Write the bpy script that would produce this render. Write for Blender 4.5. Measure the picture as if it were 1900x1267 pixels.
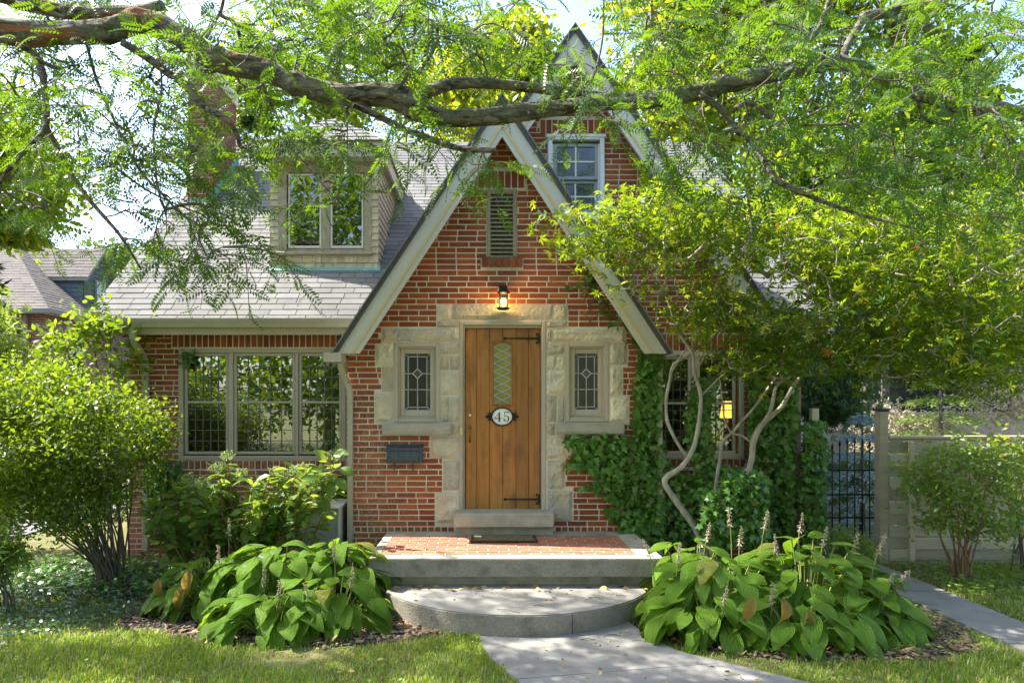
import bpy, math, random
import numpy as np
from mathutils import Vector, Matrix
for _o in list(bpy.data.objects): bpy.data.objects.remove(_o)
S = bpy.context.scene
R = random.Random(45)
NR = np.random.default_rng(45)
rad = math.radians

# ---------------------------------------------------------------- camera
F, VX, HY, EYE = 1267.0, 900.0, 750.0, 1.885
cam = bpy.data.cameras.new('camera'); camo = bpy.data.objects.new('camera', cam)
S.collection.objects.link(camo); S.camera = camo
camo.location = (0, 0, EYE); camo.rotation_euler = (rad(90), 0, 0)
cam.sensor_fit = 'HORIZONTAL'; cam.sensor_width = 36; cam.lens = 36 * F / 1900
cam.shift_x = (950 - VX) / 1900; cam.shift_y = (HY - 633.5) / 1900
cam.clip_end = 900; cam.clip_start = 0.05

# ---------------------------------------------------------------- sky, sun, exposure
SUN_TO = Vector((-1.0, 0.25, 1.20)).normalized()
w = bpy.data.worlds.new('World'); S.world = w; w.use_nodes = True
nt = w.node_tree; nt.nodes.clear()
sky = nt.nodes.new('ShaderNodeTexSky'); sky.sky_type = 'NISHITA'; sky.sun_disc = False
sky.sun_elevation = math.asin(SUN_TO.z); sky.sun_rotation = math.atan2(SUN_TO.x, SUN_TO.y)
sky.air_density = 1.0; sky.dust_density = 2.0; sky.ozone_density = 0.9
bg = nt.nodes.new('ShaderNodeBackground'); bg.inputs['Strength'].default_value = 0.15
wo = nt.nodes.new('ShaderNodeOutputWorld')
nt.links.new(sky.outputs[0], bg.inputs[0]); nt.links.new(bg.outputs[0], wo.inputs[0])
sun = bpy.data.lights.new('sun', 'SUN'); sun.energy = 4.4; sun.angle = rad(0.53); sun.color = (1, .95, .86)
suno = bpy.data.objects.new('sun', sun); S.collection.objects.link(suno)
suno.rotation_euler = SUN_TO.to_track_quat('Z', 'Y').to_euler()
S.view_settings.view_transform = 'Standard'; S.view_settings.look = 'None'
S.view_settings.gamma = 1; S.view_settings.exposure = 1.98
S.view_settings.use_curve_mapping = False
S.cycles.max_bounces = 8; S.cycles.diffuse_bounces = 4; S.cycles.transmission_bounces = 6
S.cycles.transparent_max_bounces = 8; S.cycles.glossy_bounces = 3
S.cycles.use_denoising = True

# ---------------------------------------------------------------- helpers
def at(px, py, D): return Vector(((px - VX) * D / F, D, EYE - (py - HY) * D / F))
def wx(px, D): return (px - VX) * D / F
def wz(py, D): return EYE - (py - HY) * D / F
def gd(py): return EYE * F / (py - HY)          # distance of a ground point seen at this height

def link(o, parent=None):
    S.collection.objects.link(o)
    if parent: o.parent = parent
    return o
def tag(o, label=None, cat=None, group=None, kind=None):
    if label: o['label'] = label
    if cat: o['category'] = cat
    if group: o['group'] = group
    if kind: o['kind'] = kind
    return o
def empty(name, label, cat, group=None, loc=(0, 0, 0)):
    o = link(bpy.data.objects.new(name, None)); o.location = loc
    o.empty_display_size = .1
    return tag(o, label, cat, group)
class MB:
    def __init__(s): s.v = []; s.f = []; s.m = []; s.sm = []
    def add(s, vs, fs, m=0, smooth=False):
        b = len(s.v); s.v += [tuple(v) for v in vs]
        for f in fs: s.f.append(tuple(i + b for i in f)); s.m.append(m); s.sm.append(smooth)
        return s
    def box(s, x0, x1, y0, y1, z0, z1, m=0):
        return s.add([(x0,y0,z0),(x1,y0,z0),(x1,y1,z0),(x0,y1,z0),(x0,y0,z1),(x1,y0,z1),(x1,y1,z1),(x0,y1,z1)],
                     [(0,3,2,1),(4,5,6,7),(0,1,5,4),(1,2,6,5),(2,3,7,6),(3,0,4,7)], m)
    def bbox(s, x0, x1, y0, y1, z0, z1, c=.006, m=0):
        # box with its front (-y) face chamfered
        x0,x1=min(x0,x1),max(x0,x1); z0,z1=min(z0,z1),max(z0,z1)
        c = min(c, (x1-x0)*.3, (z1-z0)*.3, (y1-y0)*.8)
        vs=[(x0,y1,z0),(x1,y1,z0),(x1,y1,z1),(x0,y1,z1),(x0,y0+c,z0),(x1,y0+c,z0),(x1,y0+c,z1),(x0,y0+c,z1),
            (x0+c,y0,z0+c),(x1-c,y0,z0+c),(x1-c,y0,z1-c),(x0+c,y0,z1-c)]
        fs=[(8,9,10,11),(4,5,9,8),(5,6,10,9),(6,7,11,10),(7,4,8,11),(0,1,5,4),(1,2,6,5),(2,3,7,6),(3,0,4,7),(3,2,1,0)]
        return s.add(vs, fs, m)
    def prism(s, poly, y0, y1, m=0, axis='y'):
        # poly: (a,b) points, counter-clockwise seen from -y for axis y
        n = len(poly)
        if axis == 'y': A = [(a, y0, b) for a, b in poly]; B = [(a, y1, b) for a, b in poly]
        elif axis == 'z': A = [(a, b, y1) for a, b in poly]; B = [(a, b, y0) for a, b in poly]
        else: A = [(y1, a, b) for a, b in poly]; B = [(y0, a, b) for a, b in poly]
        fs = [tuple(range(n)), tuple(range(2*n-1, n-1, -1))]
        for i in range(n):
            j = (i+1) % n; fs.append((i, n+i, n+j, j))
        return s.add(A + B, fs, m)
    def tube(s, pts, r, k=6, m=0, smooth=True, cap=True):
        v, f = tube_arr(pts, r, k, cap); return s.add(v, f, m, smooth)
    def lathe(s, prof, k=16, c=(0,0,0), m=0, smooth=True):
        vs=[]; fs=[]
        for (r, z) in prof:
            for i in range(k):
                a = 2*math.pi*i/k; vs.append((c[0]+r*math.cos(a), c[1]+r*math.sin(a), c[2]+z))
        for j in range(len(prof)-1):
            for i in range(k):
                i2=(i+1)%k; fs.append((j*k+i, j*k+i2, (j+1)*k+i2, (j+1)*k+i))
        return s.add(vs, fs, m, smooth)
    def build(s, name, mats, parent=None, **tg):
        me = bpy.data.meshes.new(name)
        me.from_pydata(s.v, [], s.f)
        if not isinstance(mats, (list, tuple)): mats = [mats]
        for m in mats: me.materials.append(m)
        me.polygons.foreach_set('material_index', s.m)
        me.polygons.foreach_set('use_smooth', s.sm)
        me.update()
        o = link(bpy.data.objects.new(name, me), parent)
        return tag(o, **tg) if tg else o
def tube_arr(pts, r, k=6, cap=True):
    P = np.array([tuple(p) for p in pts], float); n = len(P)
    rr = np.full(n, r) if np.isscalar(r) else np.asarray(r, float)
    T = np.gradient(P, axis=0); T /= (np.linalg.norm(T, axis=1, keepdims=True) + 1e-9)
    up = np.array([0, 0, 1.]) if abs(T[0][2]) < .8 else np.array([1., 0, 0])
    vs = []
    for i in range(n):
        a = np.cross(T[i], up); a /= (np.linalg.norm(a) + 1e-9); b = np.cross(a, T[i])
        up = b
        for j in range(k):
            t = 2*math.pi*j/k; vs.append(tuple(P[i] + rr[i]*(math.cos(t)*a + math.sin(t)*b)))
    fs = [(i*k+j, (i+1)*k+j, (i+1)*k+(j+1)%k, i*k+(j+1)%k) for i in range(n-1) for j in range(k)]
    if cap: fs += [tuple(range(k)), tuple(range(n*k-1, (n-1)*k-1, -1))]
    return vs, fs
def curve(pts, n=6):
    # catmull-rom through points
    P = [Vector(p) for p in pts]; P = [P[0]*2-P[1]] + P + [P[-1]*2-P[-2]]; out = []
    for i in range(1, len(P)-2):
        for j in range(n):
            t = j/n; a,b,c,d = P[i-1],P[i],P[i+1],P[i+2]
            out.append(.5*((2*b)+(c-a)*t+(2*a-5*b+4*c-d)*t*t+(3*b-a-3*c+d)*t**3))
    out.append(P[-2]); return out
def interp(vals, n=6):
    out = []
    for i in range(len(vals)-1):
        for j in range(n): out.append(vals[i]+(vals[i+1]-vals[i])*j/n)
    out.append(vals[-1]); return out

# ---------------------------------------------------------------- materials
def sock(nd, name): return nd.inputs[name]
def new_mat(name):
    m = bpy.data.materials.new(name); m.use_nodes = True; t = m.node_tree; t.nodes.clear()
    return m, t, t.nodes.new('ShaderNodeOutputMaterial')
def N(t, typ, **kw):
    n = t.nodes.new(typ)
    for k, v in kw.items(): setattr(n, k, v)
    return n
def mix(t, a, b, fac, mode='MIX'):
    n = N(t, 'ShaderNodeMix', data_type='RGBA', blend_type=mode)
    for s_, v in ((n.inputs[6], a), (n.inputs[7], b), (n.inputs[0], fac)):
        if hasattr(v, 'is_linked') or isinstance(v, bpy.types.NodeSocket): t.links.new(v, s_)
        elif isinstance(v, (int, float)): s_.default_value = v
        else: s_.default_value = (*v, 1)
    return n.outputs[2]
def ramp(t, src, a, b):
    n = N(t, 'ShaderNodeMapRange'); n.inputs[1].default_value = a; n.inputs[2].default_value = b
    t.links.new(src, n.inputs[0]); return n.outputs[0]
def pos(t, scale=(1,1,1)):
    g = N(t, 'ShaderNodeNewGeometry'); mp = N(t, 'ShaderNodeMapping')
    mp.inputs['Scale'].default_value = scale; t.links.new(g.outputs['Position'], mp.inputs[0]); return mp.outputs[0]
def noise(t, vec, sc, det=4, ro=.55, dist=0):
    n = N(t, 'ShaderNodeTexNoise'); n.inputs['Scale'].default_value = sc; n.inputs['Detail'].default_value = det
    n.inputs['Roughness'].default_value = ro; n.inputs['Distortion'].default_value = dist
    t.links.new(vec, n.inputs['Vector']); return n.outputs['Fac']
def rnd(t):
    # one random number per piece, whether the piece is its own object or an island of a joined mesh
    g = N(t, 'ShaderNodeNewGeometry'); o = N(t, 'ShaderNodeObjectInfo'); a = N(t, 'ShaderNodeMath', operation='ADD')
    t.links.new(g.outputs['Random Per Island'], a.inputs[0]); t.links.new(o.outputs['Random'], a.inputs[1])
    f = N(t, 'ShaderNodeMath', operation='FRACT'); t.links.new(a.outputs[0], f.inputs[0]); return f.outputs[0]
def math_(t, op, a, b=None):
    n = N(t, 'ShaderNodeMath', operation=op)
    for i, v in enumerate((a, b)):
        if v is None: continue
        if isinstance(v, (int, float)): n.inputs[i].default_value = v
        else: t.links.new(v, n.inputs[i])
    return n.outputs[0]
def bump(t, h, strength=.3, dist=.01):
    b = N(t, 'ShaderNodeBump'); b.inputs['Strength'].default_value = strength; b.inputs['Distance'].default_value = dist
    t.links.new(h, b.inputs['Height']); return b.outputs[0]
def M(name, c1, c2=None, sc=8, rough=.7, lo=.3, hi=.7, c3=None, sc3=1.2, f3=.6, bumps=None, bd=.01, fine=60,
      var=0, stretch=(1,1,1), spec=.4, metal=0, coat=0):
    m, t, out = new_mat(name)
    c2 = c2 or c1; v = pos(t, stretch)
    n1 = noise(t, v, sc, 5); col = mix(t, c1, c2, ramp(t, n1, lo, hi))
    nf = noise(t, v, fine, 3)
    dk = N(t, 'ShaderNodeHueSaturation'); t.links.new(col, dk.inputs['Color'])
    val = math_(t, 'ADD', math_(t, 'MULTIPLY', nf, .35), .825)
    if var:
        val = math_(t, 'MULTIPLY', val, math_(t, 'ADD', math_(t, 'MULTIPLY', rnd(t), 2*var), 1-var))
    t.links.new(val, dk.inputs['Value']); col = dk.outputs[0]
    if c3: col = mix(t, col, c3, math_(t, 'MULTIPLY', ramp(t, noise(t, v, sc3, 6, .65), .5, .68), f3))
    p = N(t, 'ShaderNodeBsdfPrincipled'); t.links.new(col, p.inputs['Base Color'])
    p.inputs['Roughness'].default_value = rough; p.inputs['Metallic'].default_value = metal
    p.inputs['Specular IOR Level'].default_value = spec; p.inputs['Coat Weight'].default_value = coat
    if bumps:
        h = math_(t, 'ADD', math_(t, 'MULTIPLY', n1, 1.5), nf); t.links.new(bump(t, h, bumps, bd), p.inputs['Normal'])
    t.links.new(p.outputs[0], out.inputs[0]); return m
def leafmat(name, c1, c2, tr=None, trf=.45, rough=.45, c3=None, f3=.12, spec=.4, veins=False, blotch=.5):
    m, t, out = new_mat(name)
    r = rnd(t); col = mix(t, c1, c2, r)
    cl = ramp(t, noise(t, pos(t), blotch, 3), .35, .65); col = mix(t, col, tuple(c*.62 for c in c1), math_(t, 'MULTIPLY', cl, .6))
    if c3:
        col = mix(t, col, c3, math_(t, 'LESS_THAN', math_(t, 'FRACT', math_(t, 'MULTIPLY', r, 7.31)), f3))
    p = N(t, 'ShaderNodeBsdfPrincipled'); p.inputs['Roughness'].default_value = rough
    p.inputs['Specular IOR Level'].default_value = spec
    b = None
    if veins:
        uv = N(t, 'ShaderNodeUVMap'); sx = N(t, 'ShaderNodeSeparateXYZ'); t.links.new(uv.outputs[0], sx.inputs[0])
        w_ = math_(t, 'COSINE', math_(t, 'MULTIPLY', sx.outputs[0], 44.0))
        w2 = math_(t, 'ADD', math_(t, 'MULTIPLY', w_, .5), .5)
        col = mix(t, col, tuple(min(1, c*1.45) for c in c2), math_(t, 'MULTIPLY', math_(t, 'SUBTRACT', 1.0, w2), .6))
        b = bump(t, w2, 1.0, .016); t.links.new(b, p.inputs['Normal'])
    t.links.new(col, p.inputs['Base Color'])
    tl = N(t, 'ShaderNodeBsdfTranslucent')
    if veins: t.links.new(b, tl.inputs['Normal'])
    tc = mix(t, col, tr or (.35,.55,.04), .45 if veins else .65); t.links.new(tc, tl.inputs[0])
    ms = N(t, 'ShaderNodeMixShader'); ms.inputs[0].default_value = trf
    t.links.new(p.outputs[0], ms.inputs[1]); t.links.new(tl.outputs[0], ms.inputs[2]); t.links.new(ms.outputs[0], out.inputs[0])
    return m
def glassmat(name, tint=(.9,.95,.93), gl=.22, rough=.0, wav=0):
    m, t, out = new_mat(name)
    tp = N(t, 'ShaderNodeBsdfTransparent'); tp.inputs[0].default_value = (*tint, 1)
    g = N(t, 'ShaderNodeBsdfGlossy'); g.inputs['Roughness'].default_value = rough
    lw = N(t, 'ShaderNodeFresnel'); lw.inputs[0].default_value = 1.5
    f = math_(t, 'ADD', math_(t, 'MULTIPLY', lw.outputs[0], 1.0), gl)
    if wav:
        bn = bump(t, noise(t, pos(t), 30, 2), wav, .004); t.links.new(bn, g.inputs['Normal'])
    ms = N(t, 'ShaderNodeMixShader'); t.links.new(f, ms.inputs[0])
    t.links.new(tp.outputs[0], ms.inputs[1]); t.links.new(g.outputs[0], ms.inputs[2]); t.links.new(ms.outputs[0], out.inputs[0])
    return m
def emat(name, col, st):
    m, t, out = new_mat(name); e = N(t, 'ShaderNodeEmission'); e.inputs[0].default_value = (*col, 1); e.inputs[1].default_value = st
    t.links.new(e.outputs[0], out.inputs[0]); return m

def brickmat(name, a, b, c, streak=0):
    m, t, out = new_mat(name)
    v = pos(t, (1,1,3)); r = rnd(t)
    col = mix(t, a, b, r); n1 = noise(t, v, 14, 5)
    col = mix(t, col, c, math_(t, 'MULTIPLY', ramp(t, n1, .45, .75), .55))
    w_n = noise(t, pos(t, (1,1,.6)), 1.4, 5, .65); col = mix(t, col, tuple(x*.45 for x in b), math_(t, 'MULTIPLY', ramp(t, w_n, .48, .72), .6))
    if streak:
        wv = noise(t, pos(t, (1,1,1)), 38, 3, .6, 2.5)
        g = N(t, 'ShaderNodeNewGeometry'); sp = N(t, 'ShaderNodeSeparateXYZ'); t.links.new(g.outputs['Position'], sp.inputs[0])
        left = ramp(t, sp.outputs[0], -.6, -1.3); low = ramp(t, sp.outputs[2], 2.3, 1.4)
        msk = math_(t, 'MULTIPLY', math_(t, 'MULTIPLY', left, low), ramp(t, wv, .53, .60))
        col = mix(t, col, (.62,.5,.42), math_(t, 'MULTIPLY', msk, .5))
    p = N(t, 'ShaderNodeBsdfPrincipled'); t.links.new(col, p.inputs['Base Color'])
    p.inputs['Roughness'].default_value = .62
    p.inputs['Specular IOR Level'].default_value = .35
    t.links.new(bump(t, noise(t, v, 45, 4), .5, .006), p.inputs['Normal'])
    t.links.new(p.outputs[0], out.inputs[0]); return m
m_brick = brickmat('brick', (.40,.112,.028), (.215,.048,.018), (.12,.032,.016), 1)
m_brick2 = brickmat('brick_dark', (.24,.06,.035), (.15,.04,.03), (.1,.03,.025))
m_mortar = M('mortar', (.70,.64,.52), (.54,.49,.40), 5, .9, bumps=.5, bd=.004)
m_stone = M('limestone', (.64,.56,.41), (.42,.41,.34), 4.5, .85, .35, .65, c3=(.55,.38,.20), sc3=2.5, f3=.55, bumps=.9, bd=.02, fine=35, var=.26)
m_sill = M('sandstone_sill', (.42,.38,.29), (.30,.29,.24), 7, .85, c3=(.25,.25,.20), sc3=5, f3=.5, bumps=.6, bd=.006, fine=70)
m_trim = M('taupe_paint', (.46,.40,.31), (.40,.355,.28), 4, .5, var=.04, bumps=.1, bd=.002)
m_trimw = M('cream_paint', (.62,.58,.49), (.55,.51,.42), 4, .45, bumps=.1, bd=.002)
m_trimwhite = M('white_paint', (.75,.75,.72), (.7,.7,.67), 4, .4)
m_rake = M('grey_rake_paint', (.56,.54,.48), (.50,.48,.43), 3, .5, c3=(.36,.34,.26), sc3=2.5, f3=.3, bumps=.1, bd=.002)
m_stripe = M('ochre_moulding', (.62,.48,.22), (.55,.43,.20), 3, .5)
m_gutter = M('gutter_beige', (.42,.39,.29), (.37,.34,.26), 2, .35, c3=(.27,.25,.19), sc3=3, f3=.3)
m_shingle = M('asphalt_shingle', (.185,.18,.17), (.125,.122,.117), 1.2, .9, .35, .65, c3=(.14,.135,.11), sc3=.9, f3=.5, bumps=.5, bd=.004, fine=220, var=.16)
m_deck = M('roof_deck', (.07,.07,.07), (.09,.09,.09), 5, .9)
m_shake = M('yellowed_shake', (.50,.45,.28), (.37,.34,.22), 9, .8, c3=(.22,.21,.15), sc3=8, f3=.6, bumps=.6, bd=.006, fine=90, var=.15, stretch=(3,3,.6))
m_shakeside = M('side_clapboard', (.38,.32,.24), (.30,.26,.20), 9, .8, bumps=.4, bd=.004)
m_oldwood = M('weathered_wood', (.35,.31,.21), (.25,.22,.15), 9, .75, c3=(.18,.14,.09), sc3=10, f3=.7, bumps=.6, bd=.005, fine=80, stretch=(2,2,.7))
m_copper = M('verdigris_copper', (.18,.42,.37), (.12,.30,.27), 8, .7, bumps=.3)
m_soffit = M('soffit', (.33,.30,.22), (.28,.25,.19), 5, .7)
m_leadw = M('window_lead', (.15,.16,.165), (.10,.11,.115), 20, .5, metal=.2)
m_iron = M('black_iron', (.03,.03,.032), (.02,.02,.02), 20, .45, metal=.6, bumps=.5, bd=.002)
m_lead = M('lead_came', (.50,.52,.53), (.36,.38,.39), 20, .5, metal=.2)
m_dark = M('dark_interior', (.03,.028,.025), (.045,.04,.035), 3, .9)
m_concrete = M('concrete', (.46,.42,.33), (.31,.29,.23), 3.0, .9, .35, .65, c3=(.11,.11,.07), sc3=2.2, f3=.85, bumps=.5, bd=.006, fine=90)
m_aggregate = M('aggregate_riser', (.30,.27,.21), (.20,.18,.14), 60, .85, c3=(.09,.085,.06), sc3=3.5, f3=.75, bumps=.9, bd=.006, fine=120)
m_walk = M('walk_concrete', (.25,.24,.215), (.19,.183,.165), 2.0, .9, c3=(.12,.115,.095), sc3=2.4, f3=.6, bumps=.5, bd=.003, fine=160)
m_paver = M('clay_paver', (.42,.16,.085), (.32,.12,.07), 6, .8, bumps=.4, bd=.003, var=.16, c3=(.22,.11,.08), sc3=4, f3=.4)
m_joint = M('paver_joint', (.58,.55,.48), (.40,.38,.32), 9, .95)
m_soil = M('soil', (.10,.075,.05), (.05,.038,.028), 5, 1, bumps=1, bd=.03, fine=40)
m_mulch = M('mulch_chip', (.30,.21,.13), (.13,.085,.055), 12, .95, var=.4, bumps=.5)
m_lawn = M('lawn_ground', (.11,.13,.035), (.17,.145,.06), 2.2, 1, .35, .65, bumps=1, bd=.02, fine=80)
def barkmat():
    m, t, out = new_mat('locust_bark')
    v = pos(t, (.3,1,1)); n1 = noise(t, v, 20, 6, .72, .9); n2 = noise(t, v, 5, 4)
    col = mix(t, (.045,.036,.026), (.32,.28,.20), ramp(t, n1, .42, .58))
    col = mix(t, col, (.17,.19,.10), math_(t,'MULTIPLY',ramp(t, n2, .45, .65),.6))
    v3 = pos(t, (.25,1,1.3)); n3 = noise(t, v3, 7, 5, .7, 1.0)
    g = N(t, 'ShaderNodeNewGeometry'); sp = N(t, 'ShaderNodeSeparateXYZ'); t.links.new(g.outputs['Position'], sp.inputs[0])
    old = ramp(t, sp.outputs[0], -.9, -1.9)
    col = mix(t, col, (.42,.15,.04), math_(t,'MULTIPLY',math_(t,'MULTIPLY',ramp(t, n3, .565, .61),old),.85))
    n4 = noise(t, pos(t), 28, 3, .6); lm = ramp(t, noise(t, pos(t), 4, 2), .42, .6)
    col = mix(t, col, (.50,.52,.46), math_(t,'MULTIPLY',math_(t,'MULTIPLY',ramp(t, n4, .60, .64),lm),.85))
    p = N(t, 'ShaderNodeBsdfPrincipled'); t.links.new(col, p.inputs['Base Color']); p.inputs['Roughness'].default_value = .92
    t.links.new(bump(t, math_(t,'ADD',n1,math_(t,'MULTIPLY',n2,.6)), 1.0, .08), p.inputs['Normal'])
    t.links.new(p.outputs[0], out.inputs[0]); return m
m_bark = barkmat()
m_lichen = M('lichen', (.40,.42,.36), (.28,.31,.24), 40, .95, bumps=.8, bd=.01)
m_twig = M('twig_bark', (.15,.125,.095), (.09,.075,.06), 15, .9, bumps=.4)
m_maplebark = M('maple_bark', (.40,.36,.29), (.19,.17,.13), 14, .85, c3=(.20,.20,.13), sc3=5, f3=.5, bumps=.5, bd=.008, stretch=(1,1,.4))
m_fence = M('fence_taupe', (.48,.41,.31), (.38,.33,.25), 3, .75, var=.15, bumps=.4, bd=.003, fine=40, stretch=(.4,1,4))
m_mail = M('mailbox_metal', (.10,.125,.155), (.05,.065,.085), 12, .5, metal=.5, bumps=.3, bd=.002, stretch=(6,1,.8))
m_brass = M('aged_brass', (.30,.22,.09), (.15,.11,.06), 20, .35, metal=.9)
m_white_en = M('white_enamel', (.82,.82,.80), None, 3, .25)
m_black = M('black_paint', (.02,.02,.022), None, 3, .4)
m_mat = M('coir_mat', (.20,.15,.06), (.10,.08,.04), 60, 1, bumps=1, bd=.01)
m_ac = M('ac_metal', (.55,.55,.50), (.45,.45,.42), 6, .5)
m_neighbrick = brickmat('neighbour_brick', (.22,.085,.075), (.15,.06,.06), (.1,.05,.05))
m_nroof = M('neighbour_shingle', (.13,.112,.10), (.10,.087,.078), 2, .95, var=.13, bumps=.4)
m_nside = M('slate_siding', (.10,.13,.15), (.085,.11,.13), 4, .7)
m_ntrim = M('neighbour_trim', (.20,.21,.19), None, 4, .6)
m_navy = M('dark_siding', (.018,.022,.04), (.025,.03,.05), 4, .6)
m_farfence = M('weathered_fence', (.30,.32,.33), (.22,.24,.25), 5, .9)
m_pinkboard = M('pinkish_board', (.45,.34,.27), (.36,.28,.22), 5, .8)
m_glass = glassmat('window_glass', (.75,.8,.77), .27)
m_glass_gab = glassmat('gable_window_glass', (.4,.47,.55), .06, wav=.1)
m_glass_up = glassmat('upper_glass', (.5,.55,.6), .15)
m_stain = glassmat('textured_stain_glass', (.40,.28,.22), .03, .25, .8)
m_stainb = glassmat('border_glass', (.42,.45,.48), .05, .25, .8)
m_stainamber = glassmat('amber_glass', (.55,.22,.08), .08, .2, .8)
m_glow = emat('lamp_shade_glow', (1, .55, .08), 1.6)
m_bulb = emat('bulb_glow', (1, .72, .35), 25)
m_curtain = M('curtain', (.55,.52,.45), (.45,.42,.36), 5, .9)
m_wall_in = M('interior_wall', (.22,.19,.15), (.18,.16,.13), 2, .9)
def woodmat(name, a, b, c):
    m, t, out = new_mat(name)
    o = N(t, 'ShaderNodeObjectInfo'); v = pos(t, (26, 26, 1.3))
    ad = N(t, 'ShaderNodeVectorMath', operation='ADD'); cmb = N(t, 'ShaderNodeCombineXYZ')
    mm = math_(t, 'MULTIPLY', o.outputs['Random'], 40.0)
    for i in range(3): t.links.new(mm, cmb.inputs[i])
    t.links.new(v, ad.inputs[0]); t.links.new(cmb.outputs[0], ad.inputs[1]); v = ad.outputs[0]
    n = noise(t, v, 1.0, 6, .6, .8); col = mix(t, a, b, ramp(t, n, .35, .65))
    n2 = noise(t, pos(t, (3,3,1)), 2.6, 4, .6); col = mix(t, col, c, math_(t, 'MULTIPLY', ramp(t, n2, .48, .68), .65))
    h = N(t, 'ShaderNodeHueSaturation'); t.links.new(col, h.inputs['Color'])
    t.links.new(math_(t, 'ADD', math_(t, 'MULTIPLY', o.outputs['Random'], .35), .82), h.inputs['Value'])
    p = N(t, 'ShaderNodeBsdfPrincipled'); t.links.new(h.outputs[0], p.inputs['Base Color']); p.inputs['Roughness'].default_value = .42
    t.links.new(bump(t, n, .25, .003), p.inputs['Normal']); t.links.new(p.outputs[0], out.inputs[0]); return m
m_door = woodmat('stained_door_wood', (.42,.185,.038), (.29,.115,.024), (.14,.06,.02))
m_doorglass = M('ochre_cathedral_glass', (.34,.31,.04), (.20,.20,.07), 9, .12, var=.25, bumps=.5, bd=.004, spec=.6)

L_loc = leafmat('locust_leaf', (.028,.080,.018), (.060,.14,.016), (.28,.48,.010), .40, .42, spec=.25, blotch=3.5)
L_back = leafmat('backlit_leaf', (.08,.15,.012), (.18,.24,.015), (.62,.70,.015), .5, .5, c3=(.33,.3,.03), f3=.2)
L_maple = leafmat('maple_leaf', (.035,.10,.014), (.08,.16,.014), (.46,.60,.012), .48, .42, spec=.25, blotch=2.2, c3=(.42,.42,.03), f3=.07)
L_maplered = leafmat('red_leaf', (.35,.05,.02), (.45,.15,.03), (.6,.15,.05), .4)
L_hosta = leafmat('hosta_leaf', (.13,.30,.028), (.25,.44,.045), (.50,.76,.02), .40, .36, spec=.42, veins=True)
L_hostay = leafmat('hosta_yellow_leaf', (.40,.28,.05), (.5,.38,.10), (.6,.4,.08), .3, .5, veins=True)
L_hyd = leafmat('hydrangea_leaf', (.10,.20,.04), (.19,.30,.05), (.5,.62,.06), .42, .42)
L_shrub = leafmat('shrub_leaf', (.05,.115,.012), (.11,.18,.015), (.40,.56,.012), .42, .38, c3=(.3,.3,.05), f3=.1)
L_ivy = leafmat('ivy_leaf', (.06,.16,.022), (.15,.31,.040), (.14,.28,.03), .2, .38, c3=(.12,.14,.03), f3=.06)
L_cover = leafmat('groundcover_leaf', (.07,.14,.07), (.13,.20,.11), (.2,.35,.1), .25, .3, spec=.7)
L_spruce = leafmat('blue_spruce_needle', (.30,.42,.44), (.45,.58,.58), (.2,.3,.3), .1, .6)
L_conifer = leafmat('dark_needle', (.022,.05,.018), (.05,.085,.022), (.1,.2,.03), .15, .6)
L_fir = leafmat('light_fir_needle', (.16,.24,.05), (.28,.36,.08), (.4,.5,.1), .3, .6)
L_varieg = leafmat('variegated_leaf', (.62,.54,.38), (.42,.42,.20), (.6,.55,.3), .35, .5, c3=(.65,.48,.42), f3=.3)
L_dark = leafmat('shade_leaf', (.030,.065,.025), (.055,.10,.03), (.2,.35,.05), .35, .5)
L_grass = leafmat('grass_blade', (.14,.25,.025), (.25,.34,.04), (.55,.72,.03), .45, .5, c3=(.46,.40,.18), f3=.22)
L_dead = leafmat('fallen_leaf', (.36,.20,.06), (.22,.10,.04), (.4,.25,.06), .2, .7, c3=(.5,.38,.12), f3=.3)
L_flower = leafmat('spent_flower', (.55,.45,.33), (.42,.36,.25), (.5,.45,.3), .2, .7)
L_lime = leafmat('lime_flower', (.34,.46,.12), (.45,.55,.20), (.5,.6,.2), .3, .7)
m_stem = M('green_stem', (.16,.22,.05), (.22,.22,.07), 10, .6)
m_redstem = M('brown_stem', (.24,.13,.06), (.16,.09,.05), 10, .7)

# ---------------------------------------------------------------- foliage helpers
def joined(name, V, Fc, mats, parent, smooth=False, mi=None, **tg):
    me = bpy.data.meshes.new(name)
    nv = len(V); me.vertices.add(nv); me.vertices.foreach_set('co', V.astype(np.float32).ravel())
    k = Fc.shape[1]; nf = len(Fc)
    me.loops.add(nf*k); me.loops.foreach_set('vertex_index', Fc.astype(np.int32).ravel())
    me.polygons.add(nf); me.polygons.foreach_set('loop_start', (np.arange(nf)*k).astype(np.int32))
    me.polygons.foreach_set('loop_total', np.full(nf, k, np.int32))
    if not isinstance(mats, (list, tuple)): mats = [mats]
    for m in mats: me.materials.append(m)
    if mi is not None: me.polygons.foreach_set('material_index', mi.astype(np.int32))
    if smooth: me.polygons.foreach_set('use_smooth', np.ones(nf, bool))
    me.update(calc_edges=True)
    o = link(bpy.data.objects.new(name, me), parent)
    return tag(o, **tg) if tg else o
def frames(dirs, normals=None, roll=None):
    # rows: x = dir, z = normal-ish, y = cross ; returns (N,3,3) with columns x,y,z
    d = dirs/(np.linalg.norm(dirs, axis=1, keepdims=True)+1e-9)
    if normals is None: normals = NR.normal(size=d.shape)
    y = np.cross(normals, d); y /= (np.linalg.norm(y, axis=1, keepdims=True)+1e-9)
    z = np.cross(d, y)
    return np.stack([d, y, z], axis=2)
def stamp(tv, tf, P, A, s):
    Nn = len(P); V = np.einsum('nij,vj->nvi', A, tv)*np.asarray(s).reshape(-1,1,1)+P[:,None,:]
    Fc = tf[None]+ (np.arange(Nn)*len(tv))[:,None,None]
    return V.reshape(-1,3), Fc.reshape(-1, tf.shape[1])
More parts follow.
